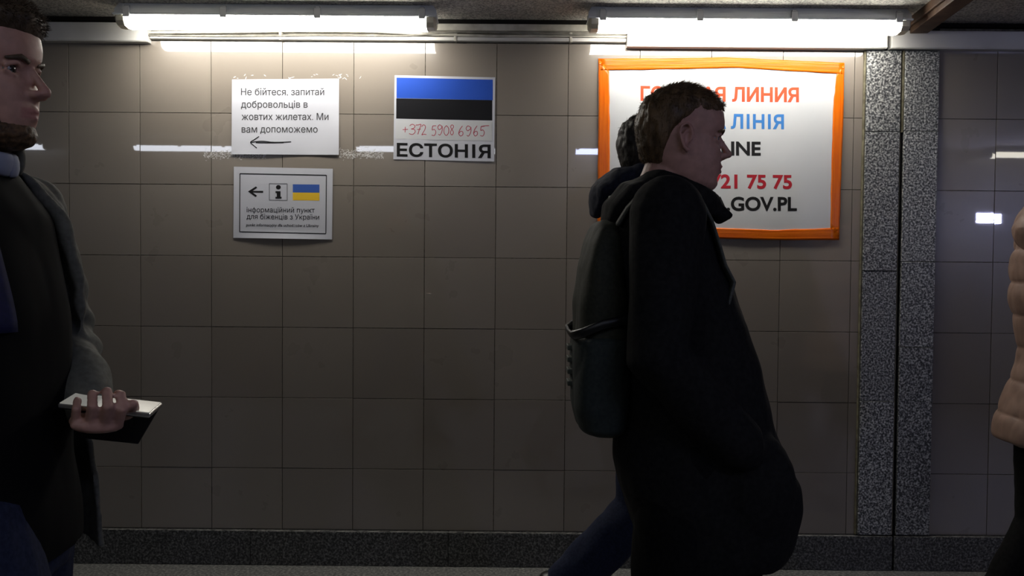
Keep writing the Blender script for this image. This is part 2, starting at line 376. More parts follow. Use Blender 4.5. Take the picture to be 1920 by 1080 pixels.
def cable(pts, r, m, label, Y):
    bm = bmesh.new(); P = [at(px, py, Y) for px, py in pts]; Q = []
    for i in range(len(P) - 1):
        for k in range(6):
            s = k / 6; s = s * s * (3 - 2 * s) * .5 + s * .5; Q.append(P[i].lerp(P[i + 1], s))
    Q.append(P[-1]); o = P[0].copy(); tube(bm, [q - o for q in Q], [r] * len(Q), 8)
    tag(bobj('cable', bm, m, None, o, True), label, 'cable')
cable([(279, 61), (420, 60), (560, 58), (700, 59), (800, 64), (930, 68), (1060, 67), (1173, 69)], 0.0058, M['cable'], 'thicker off-white cable sagging along the conduit between the ducts', -0.028)
cable([(279, 66), (420, 68), (600, 66), (760, 67), (860, 60), (960, 62), (1080, 66), (1173, 64)], 0.0035, M['greycable'], 'thin dusty grey cable crossing over the thicker one, right of left lamp', -0.034)
# ------------------------------------------------------------------ batten lamps
def batten(name, xc, yc, rz, lit, label, group=None, Ln=1.27):
    t = empty(name, (xc, yc, ZC), rz); tag(t, label, 'ceiling lamp', group)
    h = Ln / 2
    bm = bmesh.new()        # housing: trapezoid section, closed ends sloped
    prof = [(-0.032, 0.0), (-0.045, -0.022), (-0.054, -0.045), (0.054, -0.045), (0.045, -0.022), (0.032, 0.0)]
    xs = [(-h + 0.03, 0.82), (-h + 0.008, 0.96), (-h + 0.035, 1.0), (h - 0.035, 1.0), (h - 0.008, 0.96), (h - 0.03, 0.82)]
    xs = [(-h, 0.86), (-h + 0.03, 1.0), (h - 0.03, 1.0), (h, 0.86)]
    rings = []
    for x, s in xs:
        rings.append([bm.verts.new((x + (0.012 if z == 0 and x < 0 else -0.012 if z == 0 else 0) * (1 if s < 1 else 0), y * s, z)) for y, z in prof])
    for a, b in zip(rings[:-1], rings[1:]):
        for k in range(6): bm.faces.new((a[k], a[(k + 1) % 6], b[(k + 1) % 6], b[k]))
    bm.faces.new(rings[0]); bm.faces.new(rings[-1][::-1])
    bmesh.ops.bevel(bm, geom=[e for e in bm.edges if e.calc_length() > 0.5], offset=0.004, segments=2, affect='EDGES')
    hs = bobj('housing', bm, M['house'], t)
    bm = bmesh.new(); box(bm, -h - 0.002, h + 0.002, -0.058, 0.058, -0.051, -0.043, 0.003, 2); bobj('seal_rim', bm, M['house'], t)
    def cover(xa, xb, taper_a, taper_b):
        bm = bmesh.new(); pr = [(-0.052, -0.050), (-0.049, -0.072), (-0.036, -0.088), (0, -0.093), (0.036, -0.088), (0.049, -0.072), (0.052, -0.050)]
        R2 = []
        for x, s in ((xa, taper_a), (xa + (xb - xa) * 0.25, 1 if taper_a != 1 else 1), (xb - (xb - xa) * 0.25, 1), (xb, taper_b)):
            R2.append([bm.verts.new((x, y * s, -0.05 + (z + 0.05) * s)) for y, z in pr])
        for a, b in zip(R2[:-1], R2[1:]):
            for k in range(6): bm.faces.new((a[k], a[k + 1], b[k + 1], b[k]))
            bm.faces.new((a[6], a[0], b[0], b[6]))
        bm.faces.new(R2[0]); bm.faces.new(R2[-1][::-1])
        return bm
    bobj('diffuser', cover(-h + 0.040, h - 0.040, 1, 1), lit, t)
    for s in (-1, 1):
        b = cover(-h + 0.001, -h + 0.0395, 0.72, 1)
        if s > 0:
            for v in b.verts: v.co.x = -v.co.x
        tag(bobj('end_cap', b, M['endcap'], t), 'cream frosted end of the cover, unlit')
    for x in (-h + 0.055, -0.2, 0.17, h - 0.055):
        for s in (-1, 1):
            bm = bmesh.new()
            box(bm, x - 0.013, x + 0.013, min(s * 0.052, s * 0.063), max(s * 0.052, s * 0.063), -0.060, -0.02, 0.002)
            box(bm, x - 0.009, x + 0.009, min(s * 0.04, s * 0.058), max(s * 0.04, s * 0.058), -0.030, -0.012, 0.002)
            bobj('clip', bm, M['clip'], t)
    return t
YL = -0.19
batten('tube_lamp', at(521, 60, YL).x, YL, R(0.0), M['lit_warm'], 'left glowing tube lamp above the three small paper signs')
batten('tube_lamp', at(1401, 60, YL).x, YL, R(0.0), M['lit_warm'], 'right glowing tube lamp above the orange-taped poster')
YO = -3.95
opp = [(-3.03, 'lit_cool'), (-1.07, 'lit_cool'), (0.81, 'lit_cool'), (2.69, 'lit_blue'), (6.22, 'lit_yell')]
for k, (x, mm) in enumerate(opp):
    batten('tube_lamp', x, YO, 0, M[mm], ['farthest left white tube lamp on the opposite side, seen only as a reflection', 'white tube lamp reflected left of and behind the volunteer notice',
        'white tube lamp reflected between the volunteer notice and the flag sheet', 'bluish tube lamp reflected beside the poster tape',
        'yellowish tube lamp reflected at the right frame edge'][k], 'tube lamps of the opposite side')
# small LED panel on the opposite wall, mirrored right of the pillar
lx = CAM.x + 0.530 * 7.97 - 0.084
led = empty('led_panel', (lx, YB + 0.001, 1.30 + 0.0465 * 7.97 + 0.037)); tag(led, 'small bluish-white LED panel mirrored in the tiles right of pillar', 'wall lamp')
bm = bmesh.new(); box(bm, -0.115, 0.115, 0, 0.035, -0.055, 0.055, 0.004, 2); bobj('case', bm, M['house'], led)
bm = bmesh.new()
for i in range(10):
    for j in range(4): box(bm, -0.101 + i * 0.0205, -0.101 + i * 0.0205 + 0.0165, 0.036, 0.038, -0.040 + j * 0.0205, -0.040 + j * 0.0205 + 0.0165)
tag(bobj('led_matrix', bm, M['led'], led), kind='stuff')
# ------------------------------------------------------------------ printed matter
def glyph_tris(s, bold=0.0):
    c = bpy.data.curves.new('t', 'FONT'); c.body = s
    o = bpy.data.objects.new('t', c); C.objects.link(o); bpy.context.view_layer.update()
    cu = o.to_curve(bpy.context.evaluated_depsgraph_get()); cont = []
    for sp in cu.splines:
        pts = []; bp = sp.bezier_points; n = len(bp)
        for i in range(n):
            a, b = bp[i], bp[(i + 1) % n]
            straight = (a.handle_right - a.co).length < 1e-5 and (b.handle_left - b.co).length < 1e-5
            if not straight:
                d = (b.co - a.co); straight = d.length > 1e-6 and abs(d.cross(a.handle_right - a.co).length) < 1e-5 * d.length * 10 and abs(d.cross(b.handle_left - b.co).length) < 1e-5 * d.length * 10
            qs = [a.co] if straight else interpolate_bezier(a.co, a.handle_right, b.handle_left, b.co, 6)[:-1]
            for q in qs:
                if not pts or (pts[-1] - q.xy).length > 1e-4: pts.append(q.xy.copy())
        if len(pts) > 2 and (pts[0] - pts[-1]).length < 1e-4: pts.pop()
        if len(pts) > 2: cont.append(pts)
    o.to_curve_clear(); bpy.data.objects.remove(o)
    if not cont: return [], []
    cap = 0.72
    out = []
    for p in cont:      # plain bars instead of slab-serif capital I
        xs = [q.x for q in p]; ys = [q.y for q in p]; h = max(ys) - min(ys)
        if len(p) == 12 and 0.6 < h < 0.85 and not any(0.3 < (y - min(ys)) / h < 0.7 for y in ys):
            srt = sorted(set(round(x, 3) for x in xs))
            if len(srt) == 4: p = [Vector((srt[1], min(ys))), Vector((srt[1], max(ys))), Vector((srt[2], max(ys))), Vector((srt[2], min(ys)))] if area(p) < 0 else [Vector((srt[2], min(ys))), Vector((srt[2], max(ys))), Vector((srt[1], max(ys))), Vector((srt[1], min(ys)))]
        out.append(p)
    cont = out
    if bold:
        sg = 1 if sum(area(p) for p in cont) > 0 else -1
        nc = []
        for p in cont:
            q = []
            for i in range(len(p)):
                a, b, c2 = p[i - 1], p[i], p[(i + 1) % len(p)]
                d1 = (b - a).normalized(); d2 = (c2 - b).normalized()
                n1 = Vector((d1.y, -d1.x)); n2 = Vector((d2.y, -d2.x)); nn = n1 + n2
                if nn.length < 0.3: nn = n1
                nn.normalize(); q.append(b + nn * sg * bold / max(0.5, nn.dot(n1)))
            nc.append(q)
        cont = nc
    V = []; E = []
    for p in cont:
        b = len(V); V += p; E += [(b + i, b + (i + 1) % len(p)) for i in range(len(p))]
    vo, eo, fo, _, _, _ = delaunay_2d_cdt(V, E, [], 0, 1e-5)
    T = []
    for f in fo:
        q = (vo[f[0]] + vo[f[1]] + vo[f[2]]) / 3; wn = 0
        for p in cont:
            for i in range(len(p)):
                a, b = p[i - 1], p[i]
                if (a.y <= q.y) != (b.y <= q.y):
                    x = a.x + (q.y - a.y) * (b.x - a.x) / (b.y - a.y)
                    if x > q.x: wn += 1 if b.y > a.y else -1
        if wn: T.append(tuple(f))
    used = sorted(set(i for t in T for i in t)); mp = {u: k for k, u in enumerate(used)}
    return [vo[u] for u in used], [tuple(mp[i] for i in t) for t in T]
def area(p): return sum(p[i - 1].x * p[i].y - p[i].x * p[i - 1].y for i in range(len(p))) / 2
class Sheet:
    """thin sheet stuck on the wall; corners are photo pixels TL, TR, BR, BL mapped onto the wall plane"""
    def __init__(s, name, label, cat, corners, m, Y=-0.0035, bulge=None, wob=0.0, thick=0.0006):
        s.c = corners; s.Y = Y; s.bulge = bulge or (lambda u, v: 0.0)
        s.o = at(*corners[3], Y); s.root = empty(name, s.o); tag(s.root, label, cat)
        N = 40; V = []; F = []
        for lay in (0, 1):
            for j in range(N + 1):
                for i in range(N + 1):
                    u, v = i / N, j / N; p = s.uv(u, v)
                    if wob: p = (p[0] + wob * noise.noise(Vector((v * 5, u * 9, 3))), p[1] + wob * noise.noise(Vector((u * 5, v * 9, 8))))
                    q = at(p[0], p[1], Y) - s.o; q.y = -s.bulge(u, v) + (thick if lay else 0); V.append(q)
        K = (N + 1) ** 2
        for j in range(N):
            for i in range(N):
                a = j * (N + 1) + i; F.append((a, a + 1, a + N + 2, a + N + 1)); F.append((K + a, K + a + N + 1, K + a + N + 2, K + a + 1))
        edge = [i for i in range(N + 1)] + [j * (N + 1) + N for j in range(1, N + 1)] + [N * (N + 1) + i for i in range(N - 1, -1, -1)] + [j * (N + 1) for j in range(N - 1, 0, -1)]
        for a, b in zip(edge, edge[1:] + edge[:1]): F.append((b, a, K + a, K + b))
        me = bpy.data.meshes.new('paper'); me.from_pydata(V, [], F); me.update()
        link('paper', me, m, s.root, smooth=False)
        # uv lookup
    def uv(s, u, v):
        a, b, c, d = s.c
        return ((1 - v) * ((1 - u) * a[0] + u * b[0]) + v * ((1 - u) * d[0] + u * c[0]), (1 - v) * ((1 - u) * a[1] + u * b[1]) + v * ((1 - u) * d[1] + u * c[1]))
    def pt(s, px, py, lift=0.0003):
        u = (px - s.c[0][0]) / (s.c[1][0] - s.c[0][0]); v = (py - s.c[0][1]) / (s.c[3][1] - s.c[0][1])
        for _ in range(3):
            a = s.uv(u, v); e = 1e-3; b = s.uv(u + e, v); c = s.uv(u, v + e)
            j00, j10, j01, j11 = (b[0] - a[0]) / e, (b[1] - a[1]) / e, (c[0] - a[0]) / e, (c[1] - a[1]) / e
            dt = j00 * j11 - j01 * j10; dx, dy = px - a[0], py - a[1]; u += (dx * j11 - dy * j01) / dt; v += (dy * j00 - dx * j10) / dt
        q = at(px, py, s.Y) - s.o; q.y = -s.bulge(min(1, max(0, u)), min(1, max(0, v))) - lift; return q
    def poly(s, name, pts, m, lift=0.0004, label=None, quads=None):
        V = [s.pt(x, y, lift) for x, y in pts]; F = quads or [tuple(range(len(V)))]
        me = bpy.data.meshes.new(name); me.from_pydata(V, [], F); me.update(); o = link(name, me, m, s.root)
        if label: o['label'] = label
        return o
    def rect(s, name, x0, y0, x1, y1, m, skew=0.0, lift=0.0003, label=None, n=1):
        """skew = rise in y per px of x"""
        pts = []; F = []
        for i in range(n + 1):
            x = x0 + (x1 - x0) * i / n; dy = skew * (x - x0); pts += [(x, y0 + dy), (x, y1 + dy)]
        F = [(2 * i, 2 * i + 1, 2 * i + 3, 2 * i + 2) for i in range(n)]
        return s.poly(name, pts, m, lift, label, F)
    def text(s, txt, x0, x1, yb, capx, m, skew=0.0, bold=0.0, cap=0.72, name='lettering', lean=0.0, label=None):
        """baseline starts at (x0, yb), width to x1, capital height capx pixels"""
        V, T = glyph_tris(txt, bold)
        if not V: return
        xa = min(v.x for v in V); xb = max(v.x for v in V); k = (x1 - x0) / (xb - xa)
        pts = []
        for v in V:
            x = x0 + (v.x - xa) * k; pts.append((x + lean * v.y / cap * capx, yb + skew * (x - x0) - v.y / cap * capx))
        return s.poly(name, pts, m, 0.0005, label, T)
    def stroke(s, name, lines, wd, m, lift=0.0007):
        V = []; F = []
        for ln in lines:
            P = [Vector(p) for p in ln]
            Q = []
            for i in range(len(P) - 1):
                p0 = P[max(0, i - 1)]; p1 = P[i]; p2 = P[i + 1]; p3 = P[min(len(P) - 1, i + 2)]
                for k in range(5):
                    t = k / 5; Q.append(0.5 * ((2 * p1) + (p2 - p0) * t + (2 * p0 - 5 * p1 + 4 * p2 - p3) * t * t + (3 * p1 - p0 - 3 * p2 + p3) * t ** 3) if len(P) > 2 else p1.lerp(p2, t))
            Q.append(P[-1]); b = len(V)
            for i, q in enumerate(Q):
                d = (Q[min(len(Q) - 1, i + 1)] - Q[max(0, i - 1)]); d = d.normalized() if d.length > 0 else Vector((1, 0)); nrm = Vector((-d.y, d.x)) * wd / 2
                V += [s.pt(*(q + nrm), lift), s.pt(*(q - nrm), lift)]
            F += [(b + 2 * i, b + 2 * i + 1, b + 2 * i + 3, b + 2 * i + 2) for i in range(len(Q) - 1)]
        me = bpy.data.meshes.new(name); me.from_pydata(V, [], F); me.update(); return link(name, me, m, s.root)
# sheet 1: notice about the volunteers
def b1(u, v): return 0.004 * max(0, v - 0.5) ** 2 * 4 * (0.6 + 0.4 * math.sin(u * 7)) + 0.0012 * math.sin(u * 9 + 1) * math.sin(v * 6)
s1 = Sheet('paper_notice', 'white paper notice with four grey text lines and a hand-drawn arrow', 'paper sign', [(435, 149), (635.5, 147.5), (635.5, 290.5), (434, 289.5)], M['paper'], bulge=b1, Y=-0.0045)
for txt, xa, xb, yb in (('Не бійтеся, запитай', 452, 608, 178.5), ('добровольців в', 452, 577, 202), ('жовтих жилетах. Ми', 453, 616, 225), ('вам допоможемо', 453, 595.5, 248.5)):
    s1.text(txt, xa, xb, yb, 12.8, M['greyink'], 0.0, 0.008)
s1.stroke('drawn_arrow', [[(471, 267), (490, 265), (515, 267), (546, 266)], [(486, 256), (477, 262), (470, 267), (476, 273), (482, 278)], [(480, 267.5), (505, 268), (532, 267.5)]], 1.8, M['ink'])
# sheet 2: flag sheet
s2 = Sheet('flag_sheet', 'white sheet with blue and black flag stripes, red handwritten number, bold capitals', 'paper sign', [(740, 141), (928.5, 145), (926.5, 303), (737.5, 298.5)], M['paper'], Y=-0.0045, bulge=lambda u, v: 0.0008 * math.sin(u * 5 + v * 3))
s2.rect('blue_stripe', 743.5, 145.5, 924, 184, M['blueflag'], 0.021, n=12)
s2.rect('black_stripe', 743, 184.5, 923, 222.5, M['blackflag'], 0.019, n=12)
s2.text('ЕСТОНІЯ', 744, 920, 292.5, 23.5, M['ink'], 0.019, 0.028)
s2.rect('number_slip', 742, 224, 923, 260.5, M['poster'], 0.019, 0.0003, n=12)
s2.stroke('slip_edge', [[(800, 262), (922, 264.3)], [(922.3, 228), (922.5, 264)]], 0.5, M['pencil'])
def hw(ch, x, y, h, w):
    G = {'+': [[(0, .55), (1, .5)], [(.5, .15), (.45, .95)]],
         '3': [[(.1, .15), (.5, 0), (.9, .15), (.75, .38), (.35, .47), (.8, .52), (.95, .75), (.55, 1), (.0, .92)]],
         '7': [[(.05, .08), (.5, .06), (.95, .02), (.7, .45), (.4, 1)], [(.3, .52), (.9, .48)]],
         '2': [[(.05, .2), (.45, 0), (.85, .15), (.7, .5), (.1, .98), (.5, .93), (1.05, .97)]],
         '5': [[(.95, .04), (.25, .06)], [(.25, .06), (.15, .45), (.6, .4), (.9, .65), (.6, 1), (.05, .95)]],
         '9': [[(.85, .15), (.4, .0), (.08, .25), (.35, .48), (.8, .3), (.9, .12), (.88, .6), (.5, 1), (.2, .92)]],
         '0': [[(.5, .02), (.08, .3), (.08, .75), (.45, 1), (.88, .75), (.9, .3), (.5, .02)]],
         '8': [[(.85, .12), (.5, 0), (.2, .2), (.5, .46), (.8, .75), (.5, 1), (.15, .8), (.4, .5), (.8, .25), (.8, .1)]],
         '6': [[(.75, .0), (.3, .35), (.1, .75), (.4, 1), (.8, .85), (.75, .58), (.4, .55), (.12, .75)]]}[ch]
    return [[(x + a * w, y + b * h) for a, b in l] for l in G]
L = []
for ch, x, y, w_ in (('+', 755, 236, 10), ('3', 767, 233, 12), ('7', 779, 233, 11), ('2', 790, 234, 9), ('5', 809, 235, 9), ('9', 820, 234, 10), ('0', 832, 235, 10), ('8', 843, 234, 9), ('6', 859, 236, 11), ('9', 873, 236, 11), ('6', 887, 236, 10), ('5', 900, 236, 9)):
    L += hw(ch, x, y, 19 if ch != '+' else 13, w_)
L.append([(902, 237), (909, 236), (917, 235.5)])
s2.stroke('handwritten_number', L, 1.25, M['redpen'])
# sheet 3: information point
def b3(u, v): return 0.012 * max(0, v - 0.88) ** 1.5 * 20 * math.sin(math.pi * min(1, max(0, u))) * 0.5
s3 = Sheet('information_sheet', 'framed white sheet with black arrow, letter i and small blue-yellow flag', 'paper sign', [(438.5, 312.5), (624, 316.5), (622.5, 449), (437.5, 446)], M['paper'], bulge=b3, Y=-0.0045)
s3.stroke('printed_frame', [[(450, 325.5), (612, 328.5)], [(612, 328.5), (611, 438)], [(611, 438), (449.5, 434.5)], [(449.5, 434.5), (450, 325.5)]], 1.5, M['ink'])
s3.poly('printed_arrow', [(465, 359), (480, 349.5), (482.5, 352), (474, 358), (493.5, 358), (493.5, 361.5), (474, 361), (482, 367), (479.5, 369.5)], M['ink'], quads=[(0, 1, 2, 3), (0, 3, 6), (0, 6, 7, 8), (3, 4, 5, 6)])
s3.stroke('icon_box', [[(505, 344), (538.5, 344.5)], [(538.5, 344.5), (538.5, 375.5)], [(538.5, 375.5), (505, 375)], [(505, 375), (505, 344)]], 0.8, M['greyink'])
pts = [(522 + 4.6 * math.cos(a * math.pi / 8), 351 + 4.2 * math.sin(a * math.pi / 8)) for a in range(16)]
s3.poly('letter_dot', pts, M['ink'])
s3.poly('letter_stem', [(516.5, 358.5), (526, 358.5), (526, 369), (528, 369), (528, 372.5), (516.5, 372.5), (516.5, 369), (519, 369), (519, 362), (516.5, 362)], M['ink'], quads=[(9, 0, 1, 8), (8, 1, 2, 7), (6, 3, 4, 5), (6, 7, 2, 3)])
s3.rect('blue_stripe', 549, 345.5, 599, 361, M['uablue'], 0.01)
s3.rect('yellow_stripe', 549, 361, 599, 375.5, M['uayellow'], 0.01)
s3.text('інформаційний пункт', 462.5, 590, 398, 9.6, M['ink'], 0.006, 0.0)
s3.text('для біженців з України', 462.5, 598.5, 410.5, 9.6, M['ink'], 0.01, 0.0)
s3.text('punkt informacyjny dla uchodźców z Ukrainy', 461.5, 597.5, 424, 5.2, M['ink'], 0.012, 0.012, lean=0.15)
# big poster with orange tape frame
bp = lambda u, v: 0.0015 * math.sin(u * 6 + 1) * math.sin(v * 5) + 0.0025 * max(0, v - 0.75) * (1 + math.sin(u * 22)) 
s4 = Sheet('hotline_poster', 'large white poster with coloured capitals, edged in orange tape', 'poster', [(1131, 120), (1574, 129), (1565, 440), (1130, 440)], M['poster'], Y=-0.006, bulge=bp)
s4.text('ГОРЯЧАЯ ЛИНИЯ', 1201, 1498, 188, 25.5, M['orred'], 0.009, 0.032)
s4.text('ГАРЯЧА ЛІНІЯ', 1229, 1470, 239, 25.5, M['ltblue'], 0.009, 0.032)
s4.text('HOTLINE', 1272, 1426.5, 289.5, 25.5, M['ink'], 0.009, 0.032)
s4.text('+48 47 721 75 75', 1214, 1485, 351, 25.5, M['dkred'], 0.009, 0.03)
s4.text('UKRAINA.GOV.PL', 1204, 1494, 394, 25.5, M['ink'], 0.002, 0.03)
def strip(name, inner, outer, m, lab=None):
    """tape strip between two pixel polylines"""
    n = 30; V = []; F = []
    def samp(pl, t):
        t *= len(pl) - 1; i = min(len(pl) - 2, int(t)); f = t - i; return (pl[i][0] * (1 - f) + pl[i + 1][0] * f, pl[i][1] * (1 - f) + pl[i + 1][1] * f)
    for i in range(n + 1):
        t = i / n; a = samp(outer, t); b = samp(inner, t)
        for j in range(7):
            g = j / 6; w = 0.7 * noise.noise(Vector((t * 14, g * 3, len(name))))
            p = (a[0] * (1 - g) + b[0] * g + (w if j in (0, 6) else 0), a[1] * (1 - g) + b[1] * g + (w if j in (0, 6) else 0))
            q = s4.pt(p[0], p[1], 0.0025 + 0.0007 * math.sin(g * 15 + 2 * noise.noise(Vector((t * 3, 1, 2)))) + 0.0008 * noise.noise(Vector((t * 40, g * 4, 5)))); V.append(q)
    for i in range(n):
        for j in range(6): a = i * 7 + j; F.append((a, a + 1, a + 8, a + 7))
    K = len(V); V += [v + Vector((0, 0.0025, 0)) for v in V]
    F += [tuple(K + i for i in f[::-1]) for f in F]
    for j in range(6): F += [(j + 1, j, K + j, K + j + 1), (n * 7 + j, n * 7 + j + 1, K + n * 7 + j + 1, K + n * 7 + j)]
    for i in range(n): F += [(i * 7, (i + 1) * 7, K + (i + 1) * 7, K + i * 7), ((i + 1) * 7 + 6, i * 7 + 6, K + i * 7 + 6, K + (i + 1) * 7 + 6)]
    me = bpy.data.meshes.new(name); me.from_pydata(V, [], F); me.update(); return link(name, me, m, s4.root, smooth=True)
strip('tape_strip', [(1142, 134), (1143, 230), (1143, 330), (1142, 428)], [(1122, 109), (1122, 220), (1121, 330), (1120, 448)], M['tapev'])
strip('tape_strip', [(1568, 140), (1562, 200), (1559, 300), (1557, 428)], [(1583, 118), (1581, 210), (1577, 330), (1573, 450)], M['tapev'])
strip('tape_strip', [(1124, 132), (1240, 130), (1385, 127), (1480, 133), (1582, 139)], [(1123, 110), (1240, 110), (1360, 108), (1470, 113), (1583, 118)], M['tape'])
strip('tape_strip', [(1122, 427), (1260, 427), (1345, 427), (1450, 431), (1572, 427)], [(1121, 446), (1260, 446), (1345, 447), (1450, 450), (1573, 450)], M['tape'])
# glue residue and scratches: thin flakes stuck to the tiles
def flakes(name, label, cx, cy, w_, h_, n, size, seed):
    rnd = random.Random(seed); V = []; F = []
    o0 = at(cx, cy, -0.0022)
    for _ in range(n):
        x = cx + rnd.uniform(-1, 1) * w_ / 2; y = cy + rnd.gauss(0, 0.24) * h_
        l = rnd.uniform(0.6, 1.6) * size; t = rnd.uniform(0.3, 0.8) * size * 0.5; a = rnd.gauss(0, 0.6)
        b = len(V); ca, sa = math.cos(a), math.sin(a)
        for u, v in ((-1, -.4), (0.2, -1), (1, 0.1), (0.1, 1), (-.8, .5)):
            px = x + ca * u * l - sa * v * t; py = y + sa * u * l + ca * v * t
            V.append(at(px, py, -0.0024) - o0)
        for k in range(5): V.append(V[b + k] + Vector((0, 0.0007, 0)))
        F.append(tuple(b + k for k in range(5)))
        for k in range(5): F.append((b + k, b + (k + 1) % 5, b + 5 + (k + 1) % 5, b + 5 + k))
    me = bpy.data.meshes.new(name); me.from_pydata(V, [], F); me.update()
    tag(link(name, me, M['residue'], None, o0), label, 'glue residue', kind='stuff')
flakes('glue_residue', 'white scratchy glue smear left of and under the volunteer notice', 440, 290, 116, 16, 330, 1.5, 1)
flakes('glue_residue', 'white scratchy glue smear between volunteer notice and flag sheet', 678, 289, 82, 19, 330, 1.5, 2)
flakes('tape_scrap', 'thin pale scratches on the tiles above volunteer notice', 515, 143, 160, 8, 12, 2.2, 3)
flakes('tape_scrap', 'thin pale scratches on the tiles right of volunteer notice top', 650, 143, 60, 10, 12, 2.2, 4)
# ------------------------------------------------------------------ people
PROF = [  # z above chin, front x, back x, half width
    (-0.004, 0.050, -0.005, 0.012), (0.0, 0.068, -0.020, 0.030), (0.008, 0.081, -0.030, 0.042), (0.018, 0.086, -0.040, 0.050), (0.030, 0.0825, -0.052, 0.056),
    (0.040, 0.0865, -0.062, 0.059), (0.050, 0.088, -0.071, 0.062), (0.060, 0.0885, -0.079, 0.064), (0.072, 0.087, -0.086, 0.066), (0.085, 0.085, -0.091, 0.068),
    (0.105, 0.0825, -0.096, 0.070), (0.118, 0.081, -0.098, 0.0715), (0.130, 0.0875, -0.099, 0.073), (0.150, 0.0890, -0.098, 0.0755), (0.170, 0.085, -0.093, 0.0755),
    (0.188, 0.075, -0.083, 0.070), (0.203, 0.057, -0.067, 0.059), (0.214, 0.036, -0.047, 0.044), (0.222, 0.012, -0.024, 0.024), (0.226, -0.002, -0.008, 0.006)]
def skull(bm, off=None, seg=56, n=52):
    zs = [PROF[0][0] + (PROF[-1][0] - PROF[0][0]) * (0.5 - 0.5 * math.cos(math.pi * k / n)) for k in range(n + 1)]
    rings = []
    for z in zs:
        xf, xb, hw = interp(PROF, z); jaw = max(0, min(1, (0.09 - z) / 0.08)); ring = []
        xc = -0.012 * (1 - jaw) + 0.0 * jaw + (xf + xb) / 2 * 0.5
        for k in range(seg):
            t = 2 * math.pi * k / seg; c, s = math.cos(t), math.sin(t)
            ex = 2.15 if c < 0 else 2.25 - 0.25 * jaw
            rx = (xf - xc) if c > 0 else (xc - xb)
            cx = math.copysign(abs(c) ** (2 / ex), c); sy = math.copysign(abs(s) ** (2 / ex), s)
            p = Vector((xc + rx * cx, hw * sy, z))
            d = Vector((c, s, 0.0))
            if z > 0.17: d = (d * (1 - (z - 0.17) / 0.056 * 0.85) + Vector((0, 0, (z - 0.17) / 0.056))).normalized()
            if c > 0:      # eye sockets, cheek hollows
                for sg in (-1, 1):
                    g = math.exp(-(((p.y - sg * 0.031) / 0.017) ** 2 + ((z - 0.1135) / 0.0125) ** 2)); p.x -= 0.0105 * g
                    g = math.exp(-(((p.y - sg * 0.038) / 0.016) ** 2 + ((z - 0.085) / 0.014) ** 2)); p.x += 0.0035 * g
                    g = math.exp(-(((p.y - sg * 0.048) / 0.014) ** 2 + ((z - 0.045) / 0.02) ** 2)); p.x -= 0.003 * g
                g = math.exp(-((p.y / 0.03) ** 2 + ((z - 0.131) / 0.008) ** 2)); p.x += 0.002 * g
            if off: p = p + d * off(p, t, z)
            ring.append(bm.verts.new(p))
        rings.append(ring)
    for a, b in zip(rings[:-1], rings[1:]):
        for k in range(seg): bm.faces.new((a[k], a[(k + 1) % seg], b[(k + 1) % seg], b[k]))
    bm.faces.new(rings[0][::-1]); bm.faces.new(rings[-1])
def head_extras(bm):
    tube(bm, [(0.078, 0, 0.122), (0.090, 0, 0.105), (0.101, 0, 0.090), (0.1045, 0, 0.0845)], [0.0055, 0.0065, 0.0075, 0.0088], 10)
    tube(bm, [(0.100, 0, 0.083), (0.091, 0, 0.0755)], [0.007, 0.006], 8)
    for s in (-1, 1):
        ell(bm, (0.0925, s * 0.0115, 0.0805), (0.0095, 0.0062, 0.0068), 10)
        tube(bm, [(0.074, s * 0.017, 0.118), (0.0775, s * 0.031, 0.1225), (0.068, s * 0.046, 0.117)], [0.0035, 0.0042, 0.003], 8)   # upper lid
        tube(bm, [(0.073, s * 0.018, 0.108), (0.0745, s * 0.031, 0.105), (0.067, s * 0.045, 0.109)], [0.003, 0.0032, 0.003], 8)     # lower lid
        # ear: rim, lobe and bowl
        E = [(0.004, 0.0), (0.006, 0.014), (0.002, 0.027), (-0.009, 0.033), (-0.020, 0.027), (-0.022, 0.012), (-0.017, -0.003), (-0.010, -0.018), (-0.002, -0.024), (0.003, -0.018)]
        tube(bm, [(0.002 + a, s * (0.0745 + (0.009 if a < -0.005 else 0.003)), 0.100 + b) for a, b in E], [0.0036] * 5 + [0.0034, 0.0033, 0.0045, 0.0055, 0.003], 8)
        tube(bm, [(-0.006, s * 0.072, 0.112), (-0.007, s * 0.074, 0.085)], [(0.003, 0.011), (0.003, 0.007)], 8, up=(0, 1, 0))
        tube(bm, [(-0.004, s * 0.076, 0.121), (-0.012, s * 0.079, 0.110), (-0.009, s * 0.078, 0.097)], [0.0025, 0.003, 0.0025], 6)
        tube(bm, [(0.004, s * 0.074, 0.100), (0.001, s * 0.076, 0.095)], [0.0035, 0.0035], 6)
    tube(bm, [(0.074, -0.024, 0.0525), (0.086, -0.012, 0.0555), (0.0895, -0.004, 0.0575), (0.0895, 0.004, 0.0575), (0.086, 0.012, 0.0555), (0.074, 0.024, 0.0525)], [0.002, 0.0038, 0.0042, 0.0042, 0.0038, 0.002], 8)
    tube(bm, [(0.074, -0.022, 0.050), (0.085, -0.011, 0.0465), (0.0885, 0, 0.0455), (0.085, 0.011, 0.0465), (0.074, 0.022, 0.050)], [0.002, 0.0042, 0.005, 0.0042, 0.002], 8)
